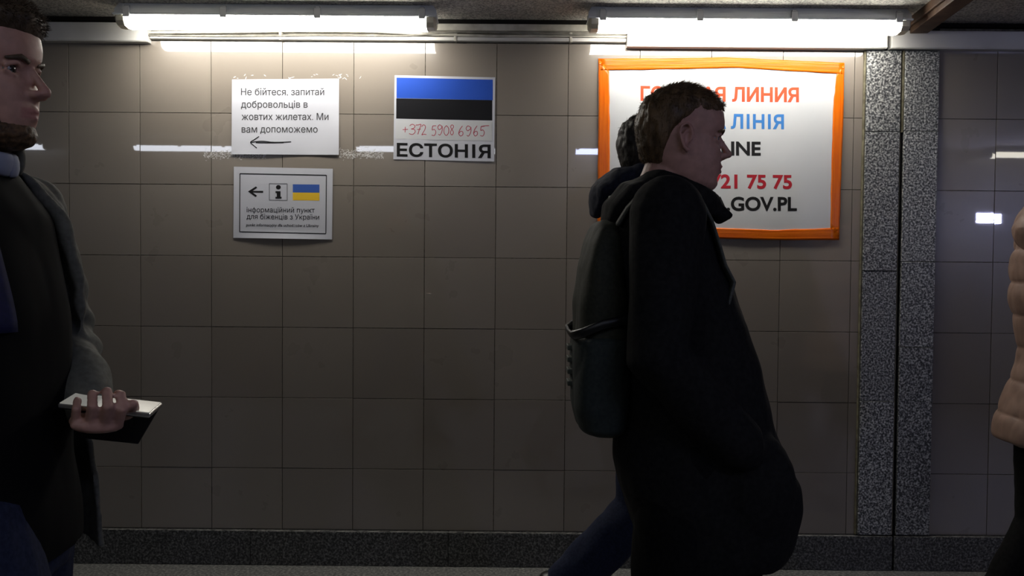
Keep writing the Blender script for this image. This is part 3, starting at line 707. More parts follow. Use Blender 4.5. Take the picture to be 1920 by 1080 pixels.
def hand(bm, wrist, fwd, palm_n, size=1.0, curl=0.5, spread=1.0, thumb_side=1, thumb_curl=0.3):
    """palm and five separate fingers; fwd points to the fingers, palm_n out of the palm"""
    f = Vector(fwd).normalized(); nrm = Vector(palm_n); nrm = (nrm - f * nrm.dot(f)).normalized(); side = f.cross(nrm).normalized() * thumb_side
    W = Vector(wrist); k = size
    tube(bm, [W - f * 0.02 * k, W + f * 0.02 * k, W + f * 0.055 * k, W + f * 0.088 * k], [(0.024 * k, 0.019 * k), (0.031 * k, 0.017 * k), (0.041 * k, 0.0155 * k), (0.040 * k, 0.0125 * k)], 16, up=side)
    ell(bm, W + f * 0.035 * k + side * 0.022 * k + nrm * 0.008 * k, (0.016 * k, 0.016 * k, 0.016 * k), 10)
    lens = [(0.042, 0.026, 0.021), (0.047, 0.030, 0.022), (0.043, 0.028, 0.021), (0.033, 0.021, 0.019)]
    for j, ls in enumerate(lens):
        off = (0.030 - j * 0.0205) * k
        p = W + f * (0.086 - abs(j - 1) * 0.003 - (0.006 if j == 3 else 0)) * k + side * off
        d = (f + side * (0.10 - 0.07 * j) * spread).normalized(); pts = [p - d * 0.02 * k, p]; ang = 0
        for q, l in enumerate(ls):
            ang += curl * (0.75, 1.05, 0.75)[q] * (1 + 0.06 * j)
            v = d * math.cos(ang) + nrm * math.sin(ang); p = p + v * l * k; pts.append(p)
        r = (0.0092, 0.0094, 0.0090, 0.0078)[j] * k
        tube(bm, pts, [r, r * 1.03, r * 0.97, r * 0.9, r * 0.78], 10)
    t0 = W + f * 0.022 * k + side * 0.022 * k
    d = (f * 0.75 + side * 0.62 + nrm * 0.28).normalized(); pts = [t0, t0 + d * 0.042 * k]
    d2 = (f * (0.9) + side * (0.28 - thumb_curl * 0.5) + nrm * (0.3 + thumb_curl)).normalized(); pts.append(pts[-1] + d2 * 0.032 * k)
    d3 = (f * 0.9 + side * (0.1 - thumb_curl) + nrm * (0.3 + thumb_curl * 1.1)).normalized(); pts.append(pts[-1] + d3 * 0.026 * k)
    tube(bm, pts, [0.0135 * k, 0.0115 * k, 0.0105 * k, 0.0085 * k], 10)
def build_person(spec):
    """spec gives joints in the person's own frame: x forward, y to the left, z up"""
    X, Y, yaw = spec['loc']; J = spec['J']; voxel = spec.get('voxel', 0.004)
    hc = Vector(J['ear']); hs = spec.get('head_scale', 1.06); pitch = spec.get('nod', 0.0); turn = spec.get('turn', 0.0)
    HM = Matrix.Translation(hc) @ Matrix.Rotation(turn, 4, 'Z') @ Matrix.Rotation(pitch, 4, 'Y') @ Matrix.Scale(hs, 4) @ Matrix.Translation((0, 0, -0.100))
    bm = bmesh.new(); hb = bmesh.new(); skull(hb); head_extras(hb); hb.transform(HM)
    tmp = bpy.data.meshes.new('h'); hb.to_mesh(tmp); hb.free(); bm.from_mesh(tmp); bpy.data.meshes.remove(tmp)
    nb = Vector(J['neck']); kk = HM @ Vector((-0.020, 0, 0.045))
    tube(bm, [nb - Vector((0, 0, 0.05)), nb, nb.lerp(kk, 0.5), kk, HM @ Vector((-0.02, 0, 0.09))], [(0.075, 0.068), (0.064, 0.06), (0.056, 0.057), (0.056, 0.060), (0.05, 0.05)], 20, up=(0, 1, 0))
    loft(bm, spec['torso'], 32, 2.4, 30)
    for s, key in ((-1, 'R'), (1, 'L')):
        sh, el, wr = [Vector(v) for v in J['arm' + key]]
        ell(bm, sh, (0.055, 0.055, 0.055), 12)
        m1 = sh.lerp(el, 0.4); m2 = el.lerp(wr, 0.3)
        tube(bm, [sh, m1, el, m2, wr], [0.052, 0.046, 0.037, 0.037, 0.026], 14)
        h = spec.get('hand' + key, dict(fwd=(wr - el), n=(0, -s, 0) if False else (0.2, -s * 1.0, 0), curl=0.35, tc=0.2))
        hand(bm, wr + Vector(h['fwd']).normalized() * 0.02, h['fwd'], h['n'], h.get('size', 0.98), h.get('curl', 0.35), 1.0, h.get('ts', 1), h.get('tc', 0.2))
        hp, kn, an, toe = [Vector(v) for v in J['leg' + key]]
        ell(bm, hp, (0.09, 0.085, 0.10), 12)
        tube(bm, [hp, hp.lerp(kn, 0.45), kn, kn.lerp(an, 0.3), an], [0.088, 0.075, 0.052, 0.053, 0.036], 16)
        tube(bm, [an + (an - toe) * 0.15 - Vector((0, 0, 0.02)), an.lerp(toe, 0.5), toe], [(0.036, 0.032), (0.042, 0.028), (0.036, 0.016)], 12, up=(0, 1, 0))
    me = remesh(bm, voxel, 2, 0.5)
    me.name = 'person'
    inv = HM.inverted(); at_ = me.attributes.new('tint', 'FLOAT', 'POINT'); vals = []
    for v in me.vertices:
        p = inv @ v.co; t = 0.0
        if p.x > 0.06:
            t = max(0, 1 - abs(p.y) / 0.026) ** 0.3 * (1 if 0.0445 < p.z < 0.0595 and p.x > 0.078 else 0)
        if abs(p.y) > 0.073: t = max(t, 0.25)
        if spec.get('flush') and 0.07 < p.z < 0.095 and p.x > 0.095: t = 0.3
        vals.append(t * 0.8)
    at_.data.foreach_set('value', vals)
    o = link('person', me, spec.get('skin', M['skin'])); o.location = (X, Y, 0); o.rotation_euler = (0, 0, yaw)
    tag(o, spec['label'], 'person', spec.get('group'))
    for s in (-1, 1):       # eyes
        b = bmesh.new(); ell(b, (0, 0, 0), (0.0118,) * 3, 16)
        for fc in b.faces:
            if fc.calc_center_median().x > 0.0092: fc.material_index = 1
        e = bobj('eye', b, [M['eye'], M['iris']], o, None, True); e.matrix_local = HM @ Matrix.Translation((0.0632, s * 0.031, 0.1130))
    for s in (-1, 1):       # eyebrows
        b = bmesh.new(); tube(b, [(0.0845, s * 0.012, 0.1275), (0.0835, s * 0.030, 0.1315), (0.0695, s * 0.047, 0.1265)], [(0.004, 0.0022), (0.0042, 0.0026), (0.0022, 0.0015)], 8, up=(0, 0, 1))
        b.transform(HM); bobj('eyebrow', b, spec['hair'][0], o, None, True)
    # hair
    hm, mask, thick = spec['hair'][:3]
    hb = bmesh.new()
    def off(p, t, z):
        k = mask(p, t, z); n = noise.noise(Vector((p.x * 55, p.y * 55, z * 30))) * 0.004 + noise.noise(Vector((p.x * 160, p.y * 160, z * 60))) * 0.0022
        return (thick(p, t, z) + n) * k - 0.006 * (1 - k)
    def off2(p, t, z): return thick(p, math.pi / 2, 0.217) if z > 0.217 else off(p, t, z)
    skull(hb, off2, 128, 110)
    rnd = random.Random(5); fl = [(f.calc_center_median(), f.normal.copy()) for f in hb.faces]; hb.normal_update()
    fl = []
    for f in hb.faces:
        c_ = f.calc_center_median(); t_ = math.atan2(c_.y, c_.x + 0.01)
        if len(f.verts) == 4 and mask(c_, t_, c_.z) > 0.55: fl.append((c_, f.normal.copy(), f.calc_area()))
    acc = []; tot = 0
    for x_ in fl: tot += x_[2]; acc.append(tot)
    import bisect
    for _ in range(spec.get('strands', 2500)):
        c_, n_0, _a = fl[min(len(fl) - 1, bisect.bisect(acc, rnd.random() * tot))]
        if n_0.dot(c_ - Vector((-0.01, 0, 0.11))) < 0: n_0 = -n_0
        top = max(0, min(1, (c_.z - 0.16) / 0.05))
        fv = Vector((0.9, 0, 0.15)) * top + Vector((-0.25, 0, -1)) * (1 - top)
        dd = (n_0 * (0.28 + 0.12 * top) + fv * 0.8 + Vector((rnd.gauss(0, .25), rnd.gauss(0, .3), rnd.gauss(0, .2)))).normalized()
        ln = (0.006 + 0.008 * top) * rnd.uniform(0.6, 1.3); p0 = c_ - n_0 * 0.002; p1 = p0 + dd * ln * 0.55; p2 = p0 + (dd - n_0 * 0.25).normalized() * ln
        sd = dd.cross(n_0); sd = sd.normalized() if sd.length > 0.01 else Vector((0, 1, 0)); wv = 0.0007
        A = [hb.verts.new(p0 + sd * wv), hb.verts.new(p0 - sd * wv), hb.verts.new(p0 + n_0 * wv)]
        B = [hb.verts.new(p1 + sd * wv * .7), hb.verts.new(p1 - sd * wv * .7), hb.verts.new(p1 + n_0 * wv * .7)]; tip = hb.verts.new(p2)
        for q in range(3): hb.faces.new((A[q], A[(q + 1) % 3], B[(q + 1) % 3], B[q])); hb.faces.new((B[q], B[(q + 1) % 3], tip))
    hb.transform(HM); bobj('hair', hb, hm, o, None, True)
    # shoes
    for key in 'RL':
        hp, kn, an, toe = [Vector(v) for v in J['leg' + key]]; d = toe - an
        b = bmesh.new(); heel = an - Vector((d.x, d.y, 0)).normalized() * 0.055 + Vector((0, 0, -0.045)); 
        if spec.get('toeoff') == key: heel = an + Vector((-0.055, 0, 0.0))
        tube(b, [an + Vector((0, 0, 0.05)), an, an - Vector((0, 0, 0.02))], [0.05, 0.052, 0.05], 14)
        tube(b, [heel, an.lerp(toe, 0.35) - Vector((0, 0, 0.008)), an.lerp(toe, 0.75), toe + d.normalized() * 0.015], [(0.040, 0.036), (0.046, 0.040), (0.050, 0.028), (0.036, 0.017)], 16, up=(0, 1, 0))
        mb = remesh(b, 0.006, 3, 0.5, lambda p: 0.0); link('shoe', mb, M['leather'], o)
    return o, HM
def garment(name, parent, m, shapes, voxel=0.006, smooth=5, fold=0.004, fs=(9, 9, 5), seed=0.0, label=None, extra=None):
    bm = bmesh.new(); shapes(bm)
    def disp(p):
        q = Vector((p.x * fs[0], p.y * fs[1], p.z * fs[2] + seed))
        r = fold * (abs(noise.noise(q)) * 2 - 0.5) + fold * 0.35 * noise.noise(q * 3.1)
        if extra: r += extra(p)
        return r
    me = remesh(bm, voxel, smooth, 0.6, disp); me.name = name
    o = link(name, me, m, parent)
    if label: o['label'] = label
    return o
def sleeve(bm, sh, el, wr, r=(0.085, 0.072, 0.062, 0.055, 0.048), cuff=0.0):
    sh, el, wr = Vector(sh), Vector(el), Vector(wr)
    ell(bm, sh, (r[0] * 0.98,) * 3, 14)
    tube(bm, [sh, sh.lerp(el, 0.5), el, el.lerp(wr, 0.5), wr - (wr - el).normalized() * cuff], list(r), 20)
def trousers(o, J, m, wide=1.0, top=0.98, label=None, tx=(0.10, -0.13), seed=0):
    def f(bm):
        loft(bm, [(0.80, tx[0] + 0.01, tx[1] - 0.01, 0.195), (0.90, tx[0] + 0.02, tx[1] - 0.01, 0.195), (top, tx[0] + 0.01, tx[1], 0.175)], 28, 2.3, 8)
        for k in 'RL':
            hp, kn, an, toe = [Vector(v) for v in J['leg' + k]]
            tube(bm, [hp, hp.lerp(kn, 0.5), kn, kn.lerp(an, 0.5), an + (kn - an).normalized() * 0.02], [0.108 * wide, 0.094 * wide, 0.073 * wide, 0.068 * wide, 0.062 * wide], 20)
    return garment('trousers', o, m, f, 0.007, 3, 0.005, (10, 10, 7), seed, label)
# --- the man in the long black coat ---------------------------------------------------------------
def PXL(root_px, Yp):
    """photo pixel -> (local x, z) on the person's middle plane"""
    X0 = at(root_px, 500, Yp).x
    def f(px, py):
        q = at(px, py, Yp); return (q.x - X0, q.z)
    return X0, f
YN = -1.705
XN, n_ = PXL(1300, YN)
ex, ez = n_(1278, 270)
J = dict(ear=(ex, 0, ez), neck=(-0.085, 0, 1.455),
         armR=[(-0.095, -0.195, 1.405), (-0.120, -0.255, 1.105), (0.06, -0.215, 0.91)], armL=[(-0.095, 0.195, 1.405), (-0.06, 0.25, 1.11), (0.08, 0.205, 0.91)],
         legR=[(0.0, -0.09, 0.90), (-0.065, -0.10, 0.50), (-0.27, -0.10, 0.16), (-0.12, -0.10, 0.035)], legL=[(0.01, 0.09, 0.90), (0.115, 0.10, 0.50), (0.20, 0.10, 0.085), (0.36, 0.11, 0.035)])
J['legR'][2] = (-0.27, -0.10, 0.155)
def mask_near(p, t, z):
    c = math.cos(t); s = abs(math.sin(t))
    if c > 0.35: line = 0.176 - 0.012 * s
    elif c > -0.12: line = 0.176 - (0.35 - c) / 0.47 * 0.052      # temple to above the ear
    else: line = 0.124 - min(1, (-0.12 - c) / 0.5) * 0.082        # behind ear down to nape
    return max(0, min(1, (z - line) / 0.022 + 0.4))
def thick_near(p, t, z):
    c = math.cos(t); k = 0.0040 + 0.0015 * max(0, min(1, (z - 0.13) / 0.06))
    if c > 0.3 and z > 0.172: k += 0.0
    return k
Z = n_
near, HMn = build_person(dict(loc=(XN, YN, 0), J=J, voxel=0.0032, strands=9000, nod=R(4), head_scale=1.065, label='man in long black coat with backpack, walking right before the poster', skin=M['skin2'],
    torso=[(0.84, 0.10, -0.11, 0.15), (0.95, 0.10, -0.11, 0.155), (1.08, 0.06, -0.12, 0.14), (1.25, 0.02, -0.17, 0.165), (1.38, -0.01, -0.18, 0.175), (1.44, -0.03, -0.16, 0.12), (1.47, -0.05, -0.14, 0.07)],
    hair=(M['ginger'], mask_near, thick_near),
    handR=dict(fwd=(0.45, 0.22, -0.85), n=(0, 1, -0.1), curl=0.5, ts=-1, size=0.9), handL=dict(fwd=(0.45, -0.22, -0.85), n=(0, -1, -0.1), curl=0.5, ts=1, size=0.9)))
def coat_shape(bm):
    sec = [(Z(0, py)[1], Z(pf, py)[0], Z(pb, py)[0], hw_) for py, pf, pb, hw_ in (
        (1016, 1466, 1196, 0.20), (985, 1480, 1190, 0.215), (925, 1490, 1172, 0.225), (885, 1487, 1160, 0.225), (850, 1468, 1153, 0.222), (760, 1438, 1158, 0.215), (680, 1418, 1162, 0.21), (600, 1394, 1160, 0.208),
        (540, 1370, 1155, 0.21), (468, 1340, 1146, 0.205), (415, 1326, 1134, 0.185), (380, 1326, 1138, 0.15), (350, 1322, 1160, 0.105), (335, 1315, 1178, 0.085))]
    loft(bm, sec, 44, 2.35, 60)
    sleeve(bm, *J['armR'], r=(0.083, 0.074, 0.068, 0.064, 0.06)); sleeve(bm, *J['armL'], r=(0.083, 0.074, 0.068, 0.064, 0.06))
    for s in (-1, 1):       # pocketed hands push the cloth out
        ell(bm, (0.10, s * 0.165, 0.81), (0.10, 0.075, 0.13), 18)
coat = garment('coat', near, M['blackcoat'], coat_shape, 0.0065, 6, 0.006, (8, 8, 3.2), 2.0)
def collar_shape(bm):   # stand-up hood collar: ring that is high at the nape and drops to the throat
    P = []; n = 26
    for k in range(n + 1):
        a = 2 * math.pi * k / n; c = math.cos(a)
        x, z = [u + (v - u) * (0.5 - 0.5 * c) for u, v in zip(Z(1338, 392), Z(1213, 335))]
        P.append((x, 0.088 * math.sin(a), z))
    tube(bm, P, [(0.030, 0.017)] * len(P), 14, up=(0, 0, 1))
    q = [Z(1215, 350), Z(1180, 368), Z(1150, 395), Z(1140, 420)]
    tube(bm, [(q[0][0], 0, q[0][1]), (q[1][0], 0, q[1][1]), (q[2][0], 0, q[2][1]), (q[3][0], 0, q[3][1])], [(0.08, 0.03), (0.125, 0.035), (0.12, 0.03), (0.09, 0.02)], 20, up=(0, 1, 0))
    a, b = Z(1335, 385), Z(1372, 409); c_ = Z(1330, 412)
    tube(bm, [(a[0], -0.03, a[1]), (b[0] - 0.014, -0.045, b[1] + 0.002), (c_[0] + .01, -0.05, c_[1])], [(0.02, 0.012), (0.014, 0.010), (0.02, 0.012)], 10)
garment('collar', near, M['blackcoat'], collar_shape, 0.005, 4, 0.003, (14, 14, 10), 5.0)
trousers(near, J, M['blacktr'], 1.22, 0.98)
# backpack, worn on his back
bvh_obj = coat; bvh = BVHTree.FromPolygons([v.co.copy() for v in coat.data.vertices], [tuple(p.vertices) for p in coat.data.polygons])
def onto(p, off):
    h = bvh.find_nearest(Vector(p)); return h[0] + h[1] * off
pack = empty('backpack', (XN, YN, 0)); tag(pack, 'dark olive backpack on the back of the man in the black coat', 'backpack')
def loftx(bm, sec, yc=0.0, ex=3.4, n=26, seg=36): loft(bm, [s + (yc,) for s in sec], seg, ex, n)
def pk(bm):
    loft(bm, [(Z(0, py)[1], Z(pf, py)[0], Z(pb, py)[0], h) for py, pf, pb, h in ((796, 1150, 1110, 0.10), (785, 1166, 1086, 0.135), (740, 1172, 1079, 0.145), (650, 1176, 1077, 0.148), (560, 1176, 1078, 0.148), (500, 1170, 1086, 0.145), (450, 1165, 1096, 0.135), (418, 1158, 1108, 0.115), (404, 1148, 1122, 0.07))], 40, 3.2, 40)
garment('pack_body', pack, M['packtop'], pk, 0.005, 5, 0.005, (10, 8, 6), 9.0)
def pk2(bm):
    loft(bm, [(Z(0, py)[1], Z(pf, py)[0], Z(pb, py)[0], h) for py, pf, pb, h in ((797, 1140, 1106, 0.10), (786, 1166, 1080, 0.140), (740, 1172, 1070, 0.153), (660, 1176, 1070, 0.156), (622, 1176, 1072, 0.154), (612, 1165, 1080, 0.14))], 40, 3.2, 24)
garment('front_pocket', pack, M['packlow'], pk2, 0.005, 4, 0.004, (10, 9, 7), 12.0)
pb = BVHTree.FromPolygons([v.co.copy() for o_ in pack.children for v in o_.data.vertices], [])if False else None
def pack_line(name, pxs, y, r, m, w=None):
    b = bmesh.new(); P = [(Z(px, py)[0], y, Z(px, py)[1]) for px, py in pxs]; tube(b, P, [(w or r, r)] * len(P), 8, up=(0, 0, 1)); return bobj(name, b, m, pack, None, True)
b = bmesh.new(); P = []
for px, py, y in ((1170, 590, -0.150), (1120, 600, -0.156), (1084, 615, -0.150), (1072, 622, -0.11), (1071, 624, 0), (1072, 622, 0.11), (1084, 615, 0.15), (1120, 600, 0.156)):
    x, z = Z(px, py); P.append((x - (0.004 if abs(y) < 0.14 else 0), y, z))
tube(b, P, [(0.011, 0.005)] * len(P), 8, up=(0, 0, 1)); bobj('compression_strap', b, M['zip'], pack, None, True)
for py in (650, 672, 694, 716):
    b = bmesh.new(); x, z = Z(1069, py); box(b, x - 0.008, x + 0.006, -0.03, 0.03, z - 0.006, z + 0.006, 0.003, 2); bobj('webbing_loop', b, M['buckle'], pack)
b = bmesh.new(); x, z = Z(1142, 403); tube(b, [(x, -0.035, z), (x + .005, -0.03, z + 0.03), (x + .008, 0, z + 0.042), (x + .005, 0.03, z + 0.03), (x, 0.035, z)], [(0.010, 0.003)] * 5, 8, up=(1, 0, 0)); bobj('grab_handle', b, M['strap'], pack, None, True)
for s in (-1, 1):
    b = bmesh.new(); P = []
    raw = [(1150, 425), (1162, 395), (1182, 372), (1208, 357), (1238, 352), (1268, 362), (1296, 384), (1312, 418), (1322, 458), (1326, 500), (1322, 540)]
    for k, (px, py) in enumerate(raw):
        x, z = Z(px, py); p = Vector((x, s * (0.125 + 0.02 * math.sin(k / 10 * math.pi)), z))
        h = bvh.find_nearest(p); q = h[0] + h[1] * 0.008
        P.append(q)
    P += [Vector((P[-1].x - 0.02, s * 0.15, P[-1].z - 0.07)), Vector((-0.02, s * 0.14, P[-1].z - 0.16))]
    tube(b, P, [(0.025, 0.006)] * len(P), 10, up=(0, 1, 0)); bobj('shoulder_strap', b, M['strap'], pack, None, True)
# --- the man beyond him: dark hair, navy hood, jeans ---------------------------------------------
YF = -0.997
XF, f_ = PXL(1232, YF)
ex, ez = f_(1226, 296)
kx, kz = f_(1192, 940)
ax, az = f_(1030, 1105)
JF = dict(ear=(ex, 0, ez), neck=(-0.06, 0, 1.50), armR=[(-0.04, -0.19, 1.44), (-0.02, -0.24, 1.15), (0.14, -0.20, 0.98)], armL=[(-0.04, 0.19, 1.44), (0.02, 0.24, 1.15), (0.16, 0.2, 0.98)],
          legR=[(-0.01, -0.09, 0.93), (kx, -0.10, kz), (ax, -0.10, az), (ax + 0.05, -0.10, 0.05)], legL=[(0.02, 0.09, 0.93), (0.20, 0.10, 0.53), (0.32, 0.10, 0.085), (0.48, 0.11, 0.035)])
def mask_std(p, t, z):
    c = math.cos(t)
    if c > 0.35: line = 0.172
    elif c > -0.12: line = 0.172 - (0.35 - c) / 0.47 * 0.052
    else: line = 0.120 - min(1, (-0.12 - c) / 0.5) * 0.085
    return max(0, min(1, (z - line) / 0.022 + 0.4))
std_torso = [(0.86, 0.10, -0.12, 0.155), (0.97, 0.10, -0.11, 0.155), (1.10, 0.09, -0.10, 0.14), (1.28, 0.09, -0.12, 0.165), (1.40, 0.06, -0.13, 0.175), (1.47, 0.02, -0.11, 0.12), (1.50, 0.0, -0.10, 0.07)]
far, HMf = build_person(dict(loc=(XF, YF, 0), J=JF, voxel=0.0055, label='dark-haired person in navy hooded top and jeans, mostly hidden behind black coat', toeoff='R',
    torso=std_torso, hair=(M['darkhair'], mask_std, lambda p, t, z: 0.008 + 0.006 * max(0, min(1, (z - 0.12) / 0.07)))))
def hoodie(bm):
    loft(bm, [(0.86, 0.12, -0.15, 0.18), (1.0, 0.125, -0.14, 0.18), (1.2, 0.12, -0.14, 0.185), (1.38, 0.10, -0.155, 0.195), (1.46, 0.06, -0.15, 0.15), (1.52, 0.02, -0.12, 0.08)], 40, 2.4, 40)
    sleeve(bm, *JF['armR']); sleeve(bm, *JF['armL'])
garment('hooded_top', far, M['navy'], hoodie, 0.008, 5, 0.006, (9, 9, 5), 3)
def hood(bm):
    q = [f_(1196, 330), f_(1160, 340), f_(1128, 366), f_(1118, 396)]
    tube(bm, [(x, 0, z) for x, z in q], [(0.085, 0.034), (0.115, 0.044), (0.115, 0.044), (0.085, 0.026)], 22, up=(0, 1, 0))
    for s in (-1, 1): tube(bm, [(q[0][0], s * 0.07, q[0][1]), (-0.01, s * 0.095, q[0][1] - 0.02), (0.05, s * 0.05, q[0][1] - 0.06)], [0.035, 0.03, 0.02], 14)
garment('hood', far, M['navy'], hood, 0.006, 4, 0.006, (16, 12, 14), 3)
trousers(far, JF, M['jeans'], 1.12, 1.0, seed=4)
# --- the man at the left edge: olive jacket, phone -----------------------------------------------
YM = -2.43
XM = at(-41, 500, YM).x
zear = at(-30, 150, YM).z
pw = [at(172, 765, -2.375), at(108, 640, -2.23)]
def loc(p): return (p.x - XM, p.y - YM, p.z)
JM = dict(ear=(0.0, 0, zear), neck=(-0.035, 0, 1.45), armL=[(-0.03, 0.185, 1.375), loc(pw[1]), loc(pw[0])], armR=[(-0.03, -0.185, 1.375), (-0.10, -0.24, 1.10), (0.02, -0.25, 0.87)],
          legR=[(0.0, -0.09, 0.90), (0.15, -0.10, 0.50), (0.22, -0.10, 0.085), (0.38, -0.11, 0.035)], legL=[(-0.01, 0.09, 0.90), (-0.05, 0.10, 0.48), (-0.28, 0.10, 0.15), (-0.13, 0.10, 0.035)])
HF = Vector((0.45, -0.80, -0.12)).normalized(); HX = Vector((0.93, 0.30, -0.10)); HX = (HX - HF * HX.dot(HF)).normalized(); HN = HX.cross(HF); HN = HN if HN.z > 0 else -HN
HT = 1 if HF.cross(HN).dot(HX) > 0 else -1
man, HMm = build_person(dict(loc=(XM, YM, 0), J=JM, voxel=0.0032, strands=7000, head_scale=1.03, nod=R(2), flush=True, label='man in olive-grey jacket with phone in hand, cut off by left frame edge', skin=M['skin2'],
    torso=[(0.84, 0.10, -0.11, 0.155), (0.95, 0.10, -0.11, 0.155), (1.08, 0.09, -0.10, 0.14), (1.25, 0.09, -0.12, 0.165), (1.37, 0.06, -0.13, 0.175), (1.43, 0.02, -0.11, 0.12), (1.46, 0.0, -0.10, 0.07)],
    hair=(M['brownhair'], mask_std, lambda p, t, z: 0.006 + 0.012 * max(0, min(1, (z - 0.12) / 0.07))),
    handL=dict(fwd=HF, n=HN, curl=1.3, ts=HT, tc=0.25, size=0.94)))
def beard_shape(off):
    pass
hb = bmesh.new()
def boff(p, t, z):
    c = math.cos(t)
    up = 0.050 + 0.05 * max(0, min(1, (0.62 - c) / 0.5)) if c < 0.72 else 0.040
    k = max(0, min(1, (up - z) / 0.01)) * max(0, min(1, (c + 0.05) / 0.1))
    mo = 0.0 if (0.060 < z < 0.071 and abs(p.y) < 0.027 and c > 0.5) else 0.0
    k = max(k, mo)
    return (0.0035 + 0.002 * noise.noise(p * 150)) * k - 0.006 * (1 - k)
skull(hb, boff, 110, 100); hb.transform(HMm); bobj('beard', hb, M['beard'], man, None, True)
# sweater, shirt and open jacket
def sw(bm):
    loft(bm, [(0.83, 0.125, -0.135, 0.19), (0.88, 0.125, -0.13, 0.185), (1.0, 0.115, -0.12, 0.165), (1.2, 0.11, -0.13, 0.170), (1.36, 0.078, -0.14, 0.180), (1.43, 0.04, -0.12, 0.12), (1.455, 0.02, -0.10, 0.075)], 36, 2.4, 36)
garment('sweater', man, M['blackin'], sw, 0.008, 4, 0.004, (8, 8, 4), 1)
b = bmesh.new(); n = 22; P = []
for k in range(n + 1):
    a = 2 * math.pi * k / n; P.append((-0.02 + 0.070 * math.cos(a), 0.070 * math.sin(a), 1.462 - 0.022 * math.cos(a)))
tube(b, P, [(0.018, 0.006)] * len(P), 10, up=(0, 0, 1)); bobj('shirt_collar', b, M['whitecollar'], man, None, True)
b = bmesh.new(); G = []
for lay in (0.006, -0.004):
    for i in range(13):
        z = 1.19 + 0.18 * i / 12; xf, xb, hw_ = interp([(0.88, 0.115, -0.125, 0.165), (1.0, 0.115, -0.12, 0.165), (1.2, 0.11, -0.13, 0.170), (1.36, 0.078, -0.14, 0.180)], z); xc = (xf + xb) / 2
        for k in range(9):
            t = R(-60 + 36 * k / 8); c, s_ = math.cos(t), math.sin(t); G.append(b.verts.new((xc + ((xf - xb) / 2 + lay) * c ** 0.83, (hw_ + lay) * math.copysign(abs(s_) ** 0.83, s_), z)))
for i in range(12):
    for k in range(8):
        q = i * 9 + k; b.faces.new((G[q], G[q + 1], G[q + 10], G[q + 9])); b.faces.new((G[117 + q + 1], G[117 + q], G[117 + q + 9], G[117 + q + 10]))
rim = list(range(9)) + [9 * i + 8 for i in range(1, 13)] + [108 + k for k in range(7, -1, -1)] + [9 * i for i in range(11, 0, -1)]
for p, q in zip(rim, rim[1:] + rim[:1]): b.faces.new((G[q], G[p], G[117 + p], G[117 + q]))
bobj('shirt_front', b, M['blueshirt'], man, None, True)
def jacket(bm):
    secs = [(0.815, 0.17, -0.15, 0.225), (0.90, 0.165, -0.145, 0.215), (1.0, 0.15, -0.14, 0.205), (1.12, 0.14, -0.145, 0.200), (1.25, 0.13, -0.155, 0.200), (1.36, 0.10, -0.16, 0.195), (1.42, 0.06, -0.15, 0.15), (1.455, 0.035, -0.125, 0.10), (1.475, 0.03, -0.115, 0.085)]
    seg = 60; n = 44; rings = []
    for i in range(n + 1):
        z = secs[0][0] + (secs[-1][0] - secs[0][0]) * i / n; xf, xb, hw_ = interp(secs, z); xc = (xf + xb) / 2; hd = (xf - xb) / 2
        gap = R(38 if z > 1.38 else 38 + (1.38 - z) * 40) if z > 1.0 else R(53)
        for lay, th in ((0, 0.0), (1, 0.014)):
            ring = []
            for k in range(seg + 1):
                t = gap + (2 * math.pi - 2 * gap) * k / seg; c, s = math.cos(t), math.sin(t)
                zlo = z - 0.045 * (1 - i / n) ** 3 * max(0, c) * (1 if s > 0 else 0.4)
                ring.append(bm.verts.new((xc + (hd - th) * math.copysign(abs(c) ** 0.85, c), (hw_ - th) * math.copysign(abs(s) ** 0.85, s), zlo)))
            rings.append(ring)
    m_ = seg + 1
    for i in range(n):
        a0, b0, a1, b1_ = rings[2 * i], rings[2 * i + 1], rings[2 * i + 2], rings[2 * i + 3]
        for k in range(seg):
            bm.faces.new((a0[k], a0[k + 1], a1[k + 1], a1[k])); bm.faces.new((b0[k + 1], b0[k], b1_[k], b1_[k + 1]))
        bm.faces.new((a0[0], a1[0], b1_[0], b0[0])); bm.faces.new((a0[-1], b0[-1], b1_[-1], a1[-1]))
    for k in range(seg):
        bm.faces.new((rings[0][k + 1], rings[0][k], rings[1][k], rings[1][k + 1])); bm.faces.new((rings[-2][k], rings[-2][k + 1], rings[-1][k + 1], rings[-1][k]))
    sleeve(bm, *JM['armL'], r=(0.072, 0.067, 0.062, 0.052, 0.044), cuff=0.012); sleeve(bm, *JM['armR'], r=(0.072, 0.067, 0.062, 0.052, 0.044), cuff=0.012)
def creases(p):
    # ring creases where the sleeve bunches at the elbow
    e = Vector(JM['armL'][1]); d = (p - e).length
    return 0.006 * math.sin(p.z * 110 + p.y * 40) * math.exp(-(d / 0.11) ** 2) if p.y > 0.12 else 0
garment('jacket', man, M['olive'], jacket, 0.0055, 3, 0.008, (9, 9, 4), 6, extra=creases)
b = bmesh.new(); P = []
for k in range(21):
    a = R(38) + (2 * math.pi - R(76)) * k / 20; P.append((-0.04 + 0.092 * math.cos(a), 0.095 * math.sin(a), 1.478 - 0.03 * math.cos(a)))
tube(b, P, [(0.026, 0.011)] * len(P), 12, up=(0, 0, 1)); bobj('jacket_collar', b, M['olive'], man, None, True)
trousers(man, JM, M['jeans'], 1.1, 0.96, seed=8)
